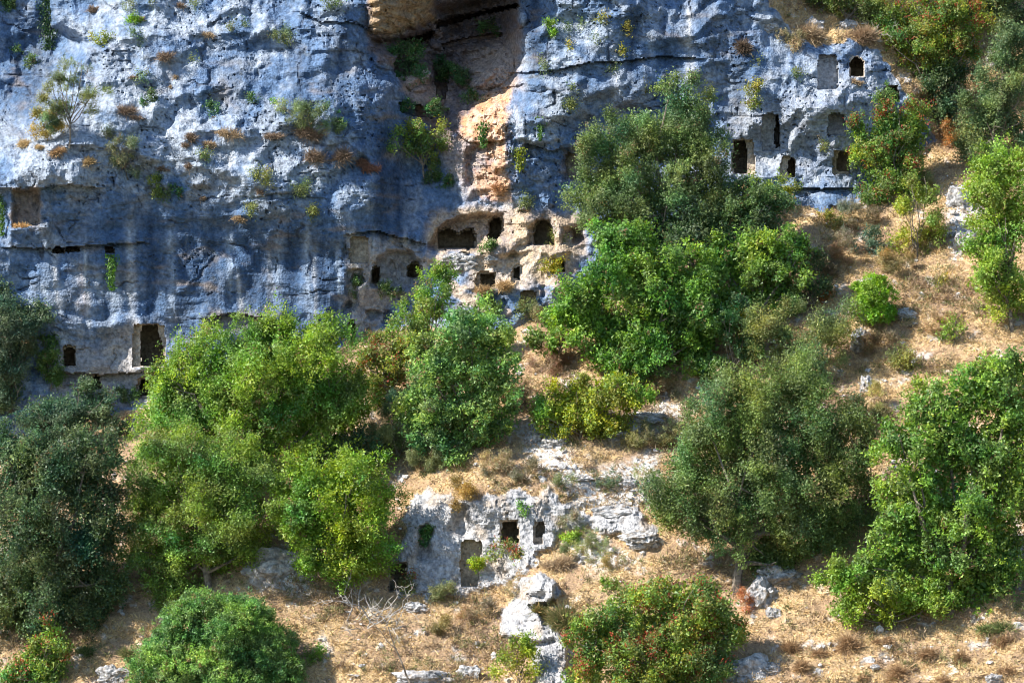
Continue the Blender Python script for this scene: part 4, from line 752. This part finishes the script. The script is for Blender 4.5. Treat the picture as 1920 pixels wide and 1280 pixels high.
HL = [
 ('hanging_shrub','dry golden shrub hanging over the brow of the white outcrop','gold',866,945,20,38,(.95,.8,.9)),('cliff_shrub','green ivy in the hollow of the white outcrop','dark',803,1012,11,26,(1.2,1.3,1)),('cliff_shrub','green plant with reddish leaves below the square window','berry',950,1040,28,18,(1,.95,1)),('cliff_shrub','yellow green plant in the corner of the tall tan niche','vivid',893,1052,9,18,(1.2,.9,1)),('cliff_shrub','little leafy plant beside the top of the square window','broad',976,958,6,13),
 ('low_shrub','olive low shrub beside the white outcrop','heath',1095,1035,44,24,(.75,1,.7)),('cliff_shrub','yellow green leafy sprig on top of the olive low shrub','vivid',1075,1005,28,10,(1.3,.95,1)),('low_shrub','dry olive shrub at the end of the outcrop','heath',1155,1062,20,22,(.95,1,.7)),('low_shrub','green brown low shrub at the foot of the outcrop','heath',835,1120,26,22,(.7,1,.8)),('low_shrub','grassy tangle between the lower white rocks','grass',1015,1135,24,20,(1.2,.95,.8)),('low_shrub','dry scrub hiding the foot of the block under the outcrop','heath',968,1098,30,14,(1.2,1.05,.9)),('low_shrub','straw scrub on the ledge beside the small brown backed niche','dry',1045,1045,34,18),('low_shrub','dry clump between the outcrop end and the pale slabs','heath',1075,975,22,16),('low_shrub','reddish bush beside the dark outcrop doorway','berry',770,1095,16,18,(.9,.7,.9)),
 ('low_shrub','brown dry shrub in front of the tall tan niche','heath',895,1150,40,26,(1.15,1,1)),('low_shrub','yellow tinted dry shrub on the open straw slope','gold',828,1178,22,22,(.9,.85,1)),('low_shrub','olive grassy shrub beside the lowest pale rock','grass',1055,1140,34,36,(1.1,1,1)),('low_shrub','dry scrub on the brow above the outcrop','heath',945,880,40,20),('low_shrub','grey green grassy scrub above the outcrop','needle',820,870,60,28,(1,1,1.1)),('low_shrub','second dry scrub patch above the square window','heath',990,890,30,18,(.8,.8,.8)),
 ('low_shrub','green scrub on the stony slope above the pale slabs','heath',1060,905,16,13,(.6,.9,.7)),('low_shrub','olive scrub on the stony slope under the path','heath',1135,895,26,18,(.7,.95,.7)),('low_shrub','olive scrub beside the stony path','heath',1175,835,26,20,(.8,1,.8)),('low_shrub','dry olive scrub between the path and the large oak','heath',1235,820,34,28,(.85,1,.7)),('low_shrub','low scrub at the edge of the large oak','heath',1215,905,26,24,(.65,1,.7)),('low_shrub','brown scrub above the stony path','heath',1250,735,40,20,(1,.95,.9)),
 ('low_shrub','reddish brown dry thicket beside the lush green tree','heath',1030,680,40,40,(1.1,.85,.95)),('low_shrub','green brown scrub below the grey block','heath',1000,610,24,30,(.9,1,.8)),('low_shrub','dark brown dry scrub at the foot of the fresh green shrub','heath',970,760,35,30,(.7,.7,.7)),('low_shrub','dry bank scrub at the cliff edge corner','heath',1480,78,38,18,(1,1,1)),('low_shrub','straw scrub on the cliff brow','dry',1520,50,40,22),('low_shrub','dry grass bank on the cliff brow above the small window','dry',1610,55,36,22,(.85,.8,.8)),('low_shrub','golden brown shrub in the gap below the grey green tree','gold',1790,262,20,24,(.9,.6,.8)),('low_shrub','golden brown shrub on the bank beside the necropolis','gold',1720,345,24,22,(.75,.85,1)),
 ('low_shrub','reddish dry scrub under the necropolis ledge','heath',1600,420,50,26,(1.1,.9,.8)),('low_shrub','yellow plant at the end of the necropolis ledge','yellow',1555,420,18,16,(.8,.75,1)),('low_shrub','grey brown dry scrub on the steep bank','heath',1590,480,50,32,(.85,.8,.9)),('low_shrub','brown thorny scrub beside the light green bushy tree','heath',1530,520,30,36,(.5,.5,.55)),('low_shrub','straw scrub above the small vivid green bush','heath',1680,500,34,32,(1.2,1.1,.8)),('low_shrub','yellow plant near the pale boulders on the bank','yellow',1745,440,14,18,(.9,.8,1)),('low_shrub','yellow leaved plant on the open bank','yellow',1765,540,10,14,(.9,.85,1)),
 ('low_shrub','dry brown scrub below the small vivid green bush','heath',1640,650,34,24,(1,.9,.9)),('low_shrub','brown scrub in the middle of the dry bank','heath',1760,610,22,18,(.9,.8,.8)),('low_shrub','olive scrub above the big bright green tree','heath',1650,760,30,28,(.7,.95,.7)),('low_shrub','dull green scrub between the large oak and the big bright tree','olive',1610,790,30,36,(.8,.85,.9)),('low_shrub','red flowering plant beside the small vivid green bush','berry',1545,560,14,10,(2.2,.55,.7)),
 ('low_shrub','orange dry twigs beside the boulders','heath',1395,1135,18,20,(1.5,.8,.6)),('low_shrub','green leafy plant among the straw beside the big bush','lime',590,1235,12,22,(.7,.9,1)),('low_shrub','scrub in the shade beside the bottom berry shrub','grass',160,1210,24,18,(.7,.9,.8)),('low_shrub','straw and green scrub by the round bush','grass',245,1215,22,18),('low_shrub','dark scrub below the large oak','dark',1530,1020,50,30,(1.3,1.2,1)),('low_shrub','leafy plant with large leaves on the slope over the berry shrub','vivid',1140,1100,12,14,(.7,.7,1)),('low_shrub','green grassy clump under the big bright green tree','grass',1860,1165,50,24,(.9,1,.9)),
]
for c in HL:
    nm, lb, kd, u, v, ru, rv = c[:7]
    tuft(nm, lb, {'low_shrub': 'shrub', 'hanging_shrub': 'shrub'}.get(nm, 'plant'), GH, kd, u, v, ru, rv, c[7] if len(c) > 7 else (1, 1, 1))
GT = [(1485,1195,18,24,'brownish grass tuft nearest the boulder pair'),(1592,1190,20,24,'tall flaring brown grass tuft on the lower straw slope'),(1682,1245,14,26,'slim grass tuft low on the straw slope'),(1742,1212,16,22,'grass tuft below the low yellow green fringe'),(1803,1222,14,20,'grass tuft toward the lower corner of the straw slope'),
      (1655,1192,20,16,'low grass tuft just below the low yellow green fringe'),(1540,1215,18,14,'flat straw tuft between the boulder pair and the flaring tuft'),(1880,1190,18,18,'grass tuft below the green grassy clump'),(1500,1240,18,16,'straw tuft above the lowest boulder'),(1890,1250,20,14,'straw tuft in the lower corner'),(1620,1262,16,14,'straw tuft at the bottom of the frame'),(1770,1268,16,14,'second straw tuft at the bottom of the frame, nearer the corner')]
for u, v, ru, rv, lb in GT: tuft('grass_tuft', lb, 'grass tuft', 'grass tufts on the lower slope', 'dry', u, v, ru, rv, (.95, .85, .75))
print('tufts', time.time() - T0)

# ------------------------------------------------------------------ dry grass and rubble over the hillside (uncountable)
hm = (region == 1) & (tomb_id < 0) & (U > -60) & (U < 1980) & (V > -60) & (V < 1345)
ii = np.flatnonzero(hm.ravel())
dens = sstep(-.35, .25, g1 + .25 * g3).ravel()[ii] + .12
dens *= (1 - .85 * np.clip(stone.ravel()[ii], 0, 1))
dens *= np.where((U.ravel()[ii] < 700) & (V.ravel()[ii] < 1100), .3, 1)
N = 200000
pk = rs.choice(ii, N, p=dens / dens.sum())
gp = XYZ[pk] + rs.normal(size=(N, 3)) * np.array((.03, .03, .02))
d = unit(rs.normal(size=(N, 3)) * np.array((.9, .8, .35)) + np.array((.15, -.25, .55)))
hl = .07 + .20 * rs.rand(N) ** 2
clump = np.clip(fbm(U / 16, V / 12, 3, 140).ravel()[pk] + .35, .15, 1)
hl *= .6 + clump
gc = np.array([(.62,.45,.22),(.53,.38,.19),(.67,.51,.28),(.38,.26,.15),(.49,.36,.19),(.30,.29,.11)])[rs.choice(6, N, p=(.28,.24,.2,.13,.1,.05))] * (.75 + .5 * rs.rand(N))[:, None]
tipp = gp + d * hl[:, None]; sd_ = unit(np.cross(d, rs.normal(size=(N, 3)))) * (.010 + .010 * rs.rand(N))[:, None]
co = np.stack([gp - sd_, gp + sd_, tipp], 1).reshape(-1, 3)
tag(link('dry_grass', raw_mesh('dry_grass', co, tris=np.arange(N * 3).reshape(N, 3), col=np.repeat(gc, 3, 0), mat=M_DRY)), 'straw coloured dry grass covering the hillside', 'grass', kind='stuff')
# low dry scrub between the bigger shrubs, too thick and small to count
du = sstep(-.1, .4, g3 + .5 * g1 - .1).ravel()[ii] + .06
NC = 4400; pk = rs.choice(ii, NC, p=du / du.sum()); nb = 26; N = NC * nb; ci = np.repeat(np.arange(NC), nb)
csz = (.08 + .25 * rs.rand(NC) ** 1.6)[ci]
d = unit(rs.normal(size=(N, 3)) * np.array((.9, .8, .6)) + np.array((0, -.3, .6)))
r_ = (.3 + .9 * rs.rand(N)) * csz
gp = XYZ[pk][ci] + d * r_[:, None] + np.array((0, -.02, .02))
ax = unit(d + .7 * rs.normal(size=(N, 3))); sd_ = unit(np.cross(ax, rs.normal(size=(N, 3))))
cc = np.array([(.30,.21,.14),(.20,.15,.10),(.40,.30,.19),(.18,.19,.08),(.24,.23,.11),(.14,.16,.06)])[rs.choice(6, NC, p=(.26,.2,.2,.12,.14,.08))][ci] * (.75 + .5 * rs.rand(N))[:, None]
hl = (.07 + .12 * rs.rand(N))[:, None]; hw = (.008 + .012 * rs.rand(N))[:, None]
co = np.stack([gp - sd_ * hw, gp + sd_ * hw, gp + ax * hl], 1).reshape(-1, 3)
tag(link('undergrowth', raw_mesh('undergrowth', co, tris=np.arange(N * 3).reshape(N, 3), col=np.repeat(cc, 3, 0), mat=M_DRY)), 'low brown and olive scrub dotted over the hillside', 'undergrowth', kind='stuff')
# rubble
bm = bmesh.new(); bmesh.ops.create_icosphere(bm, subdivisions=1, radius=1); ico = np.array([v.co for v in bm.verts]); icf = np.array([[v.index for v in f.verts] for f in bm.faces]); bm.free()
ds = (stone * (region == 1)).ravel()[ii] + .05
N = 1900
pk = rs.choice(ii, N, p=ds / ds.sum())
szs = .025 + .11 * rs.rand(N) ** 3
sh = 1 + .28 * rs.normal(size=(N, len(ico), 1)); an = rs.normal(size=(N, 1, 3)) * .25 + np.array((1.1, 1, .75))
co = ico[None] * sh * an * szs[:, None, None]; qv = rs.rand(N) * 6.28
cx = co[..., 0] * np.cos(qv)[:, None] - co[..., 1] * np.sin(qv)[:, None]; cy = co[..., 0] * np.sin(qv)[:, None] + co[..., 1] * np.cos(qv)[:, None]
co = np.stack([cx, cy, co[..., 2]], -1) + (XYZ[pk] + rs.normal(size=(N, 3)) * .04)[:, None]
rc = np.array((.60, .58, .56)) * (.7 + .5 * rs.rand(N))[:, None]
tag(link('rubble', raw_mesh('rubble', co.reshape(-1, 3), tris=(icf[None] + (np.arange(N) * len(ico))[:, None, None]).reshape(-1, 3), col=np.repeat(rc, len(ico), 0), mat=M_ROCK)), 'pale limestone rubble scattered over the slope', 'rubble', kind='stuff')

# ------------------------------------------------------------------ boulders
from mathutils import noise as mn
def boulder(label, u, v, ru, rv, sink=.35, warm=0, seed=0, name='boulder'):
    y = float(ysurf(u, v)[0]); kk = (D + y) / D / S
    rx, rz = ru * kk, rv * kk; ry = .8 * max(rx * .7, rz)
    bm = bmesh.new(); bmesh.ops.create_icosphere(bm, subdivisions=4, radius=1)
    col = []
    for vt in bm.verts:
        p = vt.co.copy(); q = p * 1.3 + Vector((seed * 3.7, u * .01, v * .013))
        cell = mn.voronoi(q * 1.1)[0]
        h = 1 + .42 * mn.fractal(q, 1, 2.1, 3) + .35 * (cell[1] - cell[0] - .3) + .10 * mn.fractal(q * 5, 1, 2, 4)
        vt.co = Vector((p.x * rx * h, p.y * ry * h, p.z * rz * h))
        t = mn.fractal(q * 3, 1, 2, 3); sp_ = mn.fractal(q * 11, 1, 2, 2)
        c = Vector((.47, .465, .465)) * (1 + .2 * t)
        if sp_ > .18: c = c * .45
        if mn.fractal(q * 4 + Vector((9, 3, 1)), 1, 2, 2) > .3: c = c.lerp(Vector((.33, .26, .19)), .7)
        if warm and p.z < -.1: c = c.lerp(Vector((.40, .29, .19)), warm)
        col.append((*c, 1))
    me = bpy.data.meshes.new('boulder'); bm.to_mesh(me); bm.free()
    a = me.color_attributes.new('Col', 'FLOAT_COLOR', 'POINT'); a.data.foreach_set('color', np.array(col, np.float32).ravel())
    me.materials.append(M_ROCK)
    o = link(name, me); o.location = P3(u, v, y + ry * (sink + .15) - .15)
    return tag(o, label, 'boulder', 'pale limestone boulders')
B = [('grey boulder with a tan underside beneath the large oak', 1460,1080,42,22,.1,.8), ('pitted white boulder leaning under the grey one', 1428,1125,32,36,.25,0), ('small pale rock at the foot of the pitted white boulder', 1450,1150,14,12,.1,0),
     ('white boulder at the bottom edge of the straw slope', 1398,1265,52,34,.3,0), ('broken white rock beside the boulder at the bottom edge', 1445,1255,20,16,.3,0), ('small white stone in the bottom corner of the straw slope', 1862,1272,18,10,.2,0), ('pale stone lying on the open straw slope', 1640,1250,8,6,.1,0),
     ('low white rock at the bottom edge beside the dead stem', 800,1276,60,20,.3,0), ('pale upright block at the bottom edge', 880,1265,22,20,.2,0), ('half hidden pale rock beside the round bush', 215,1268,34,22,.3,0),
     ('large white rock seen through the bright green small tree', 525,1070,62,42,.4,.2), ('rounded pale boulder on the ridge under the grey green tree', 1870,112,22,16,.2,0), ('tall white rock on the bank beside the pale green feathery tree', 1805,385,32,36,.4,.1), ('white rock below the tall one on the bank', 1808,460,22,30,.35,.1),
     ('grey rounded boulder on the cliff brow', 1525,48,20,14,.3,.1), ('pale rock at the corner of the cliff brow', 1445,52,16,10,.3,0), ('rock behind the berry shrub on the ridge', 1590,48,16,12,.3,0), ('flat pale rock in the shadow of the vivid green bush', 1700,592,20,14,.3,0), ('pale rock in the dry bank under the vivid green bush', 1615,640,20,24,.4,.2),
     ('white slab of the stony path beside the yellow shrub', 1215,785,40,14,.4,0), ('white slab at the lower end of the stony path', 1150,815,34,12,.4,0), ('pale rock at the foot of the yellow shrub', 1000,825,18,16,.3,0), ('white rock below the yellow shrub', 1040,832,26,12,.4,0),
     ('flat white slab on the stony slope above the outcrop', 1090,897,28,8,.4,0), ('grey white slab beneath the low scrub on the stony slope', 1180,908,18,14,.4,0), ('white slab just above the outcrop end', 1150,962,44,16,.5,0), ('white slab at the far end of the outcrop', 1205,1012,36,18,.5,0),
     ('white rock among the twigs at the foot of the light green tree', 262,805,18,24,.3,0), ('rounded boulder lodged in the cave gully', 790,140,16,14,.2,.2), ('tilted grey slab below the wide cave mouth', 862,490,32,18,.3,.1), ('small rock poised beside the tilted grey slab', 920,488,12,8,.2,.6), ('pale rock in the shaded ground before the dark outcrop doorway', 780,1140,24,12,.3,0), ('pale stones in the dry bank above the big bright tree', 1625,725,14,20,.4,0)]
for i, b_ in enumerate(B): boulder(*b_[:5], sink=b_[5], warm=b_[6], seed=i)

# ------------------------------------------------------------------ dead wood
def dead(name, label, cat, bu, bv, n, ln, spread, r0, up=.8, dy=-.2, lean=(0, 0)):
    y = float(ysurf(bu, bv)[0]) + dy; b = P3(bu, bv, y); paths = []
    for i in range(n):
        s = np.array((rs.normal() * spread * .35, rs.normal() * spread * .2, 0)); dr = unit(rs.normal(size=3) * np.array((1, .6, .5)) + np.array((lean[0], -.2, up)))
        e = s + dr * ln * rs.uniform(.5, 1.1); pt = bend(s - np.array((0, -.1, .15)), e, 8, .45); paths.append((pt, np.linspace(r0, r0 * .3, 8)))
        for q in range(4):
            s2 = pt[rs.randint(2, 7)]; e2 = s2 + unit(rs.normal(size=3) + dr * .8) * ln * rs.uniform(.2, .45)
            p2 = bend(s2, e2, 6, .4); paths.append((p2, np.linspace(r0 * .5, r0 * .2, 6)))
            e3 = p2[3] + unit(rs.normal(size=3) + dr) * ln * .18; paths.append((bend(p2[3], e3, 4, .3), np.linspace(r0 * .3, r0 * .15, 4)))
    o = link(name, tubes(paths, M_GREY, name, 4)); o.location = b
    return tag(o, label, cat)
dead('dead_shrub', 'tangled grey bare branches in front of the bright green small tree', 'dead shrub', 665, 1155, 11, 1.7, 2.0, .024, .5)
dead('dead_shrub', 'low mat of grey bare twigs before the dark outcrop doorway', 'dead shrub', 720, 1165, 10, 1.0, 2.2, .018, .25)
dead('dead_shrub', 'pale bare twigs in the dark gully beside the grey green tree', 'dead shrub', 1765, 185, 4, .9, .3, .014, .6)
dead('dead_shrub', 'dry bare twigs on the cliff brow beside the red berried shrub', 'dead shrub', 1640, 70, 7, .9, 1.0, .012, .5)
y = float(ysurf(765, 1290)[0]) - 1.0
o = link('bare_sapling', tubes([(bend((0, 0, 0), P3(728, 1175, y) - P3(772, 1290, y), 10, .12), np.linspace(.035, .015, 10)), (bend(P3(745, 1220, y) - P3(772, 1290, y), P3(690, 1150, y) - P3(772, 1290, y), 7, .2), np.linspace(.016, .006, 7))], M_BARK, 'bare_sapling'))
o.location = P3(772, 1290, y); tag(o, 'long dark leaning bare stem rising from the bottom edge', 'sapling')
print('done', time.time() - T0)
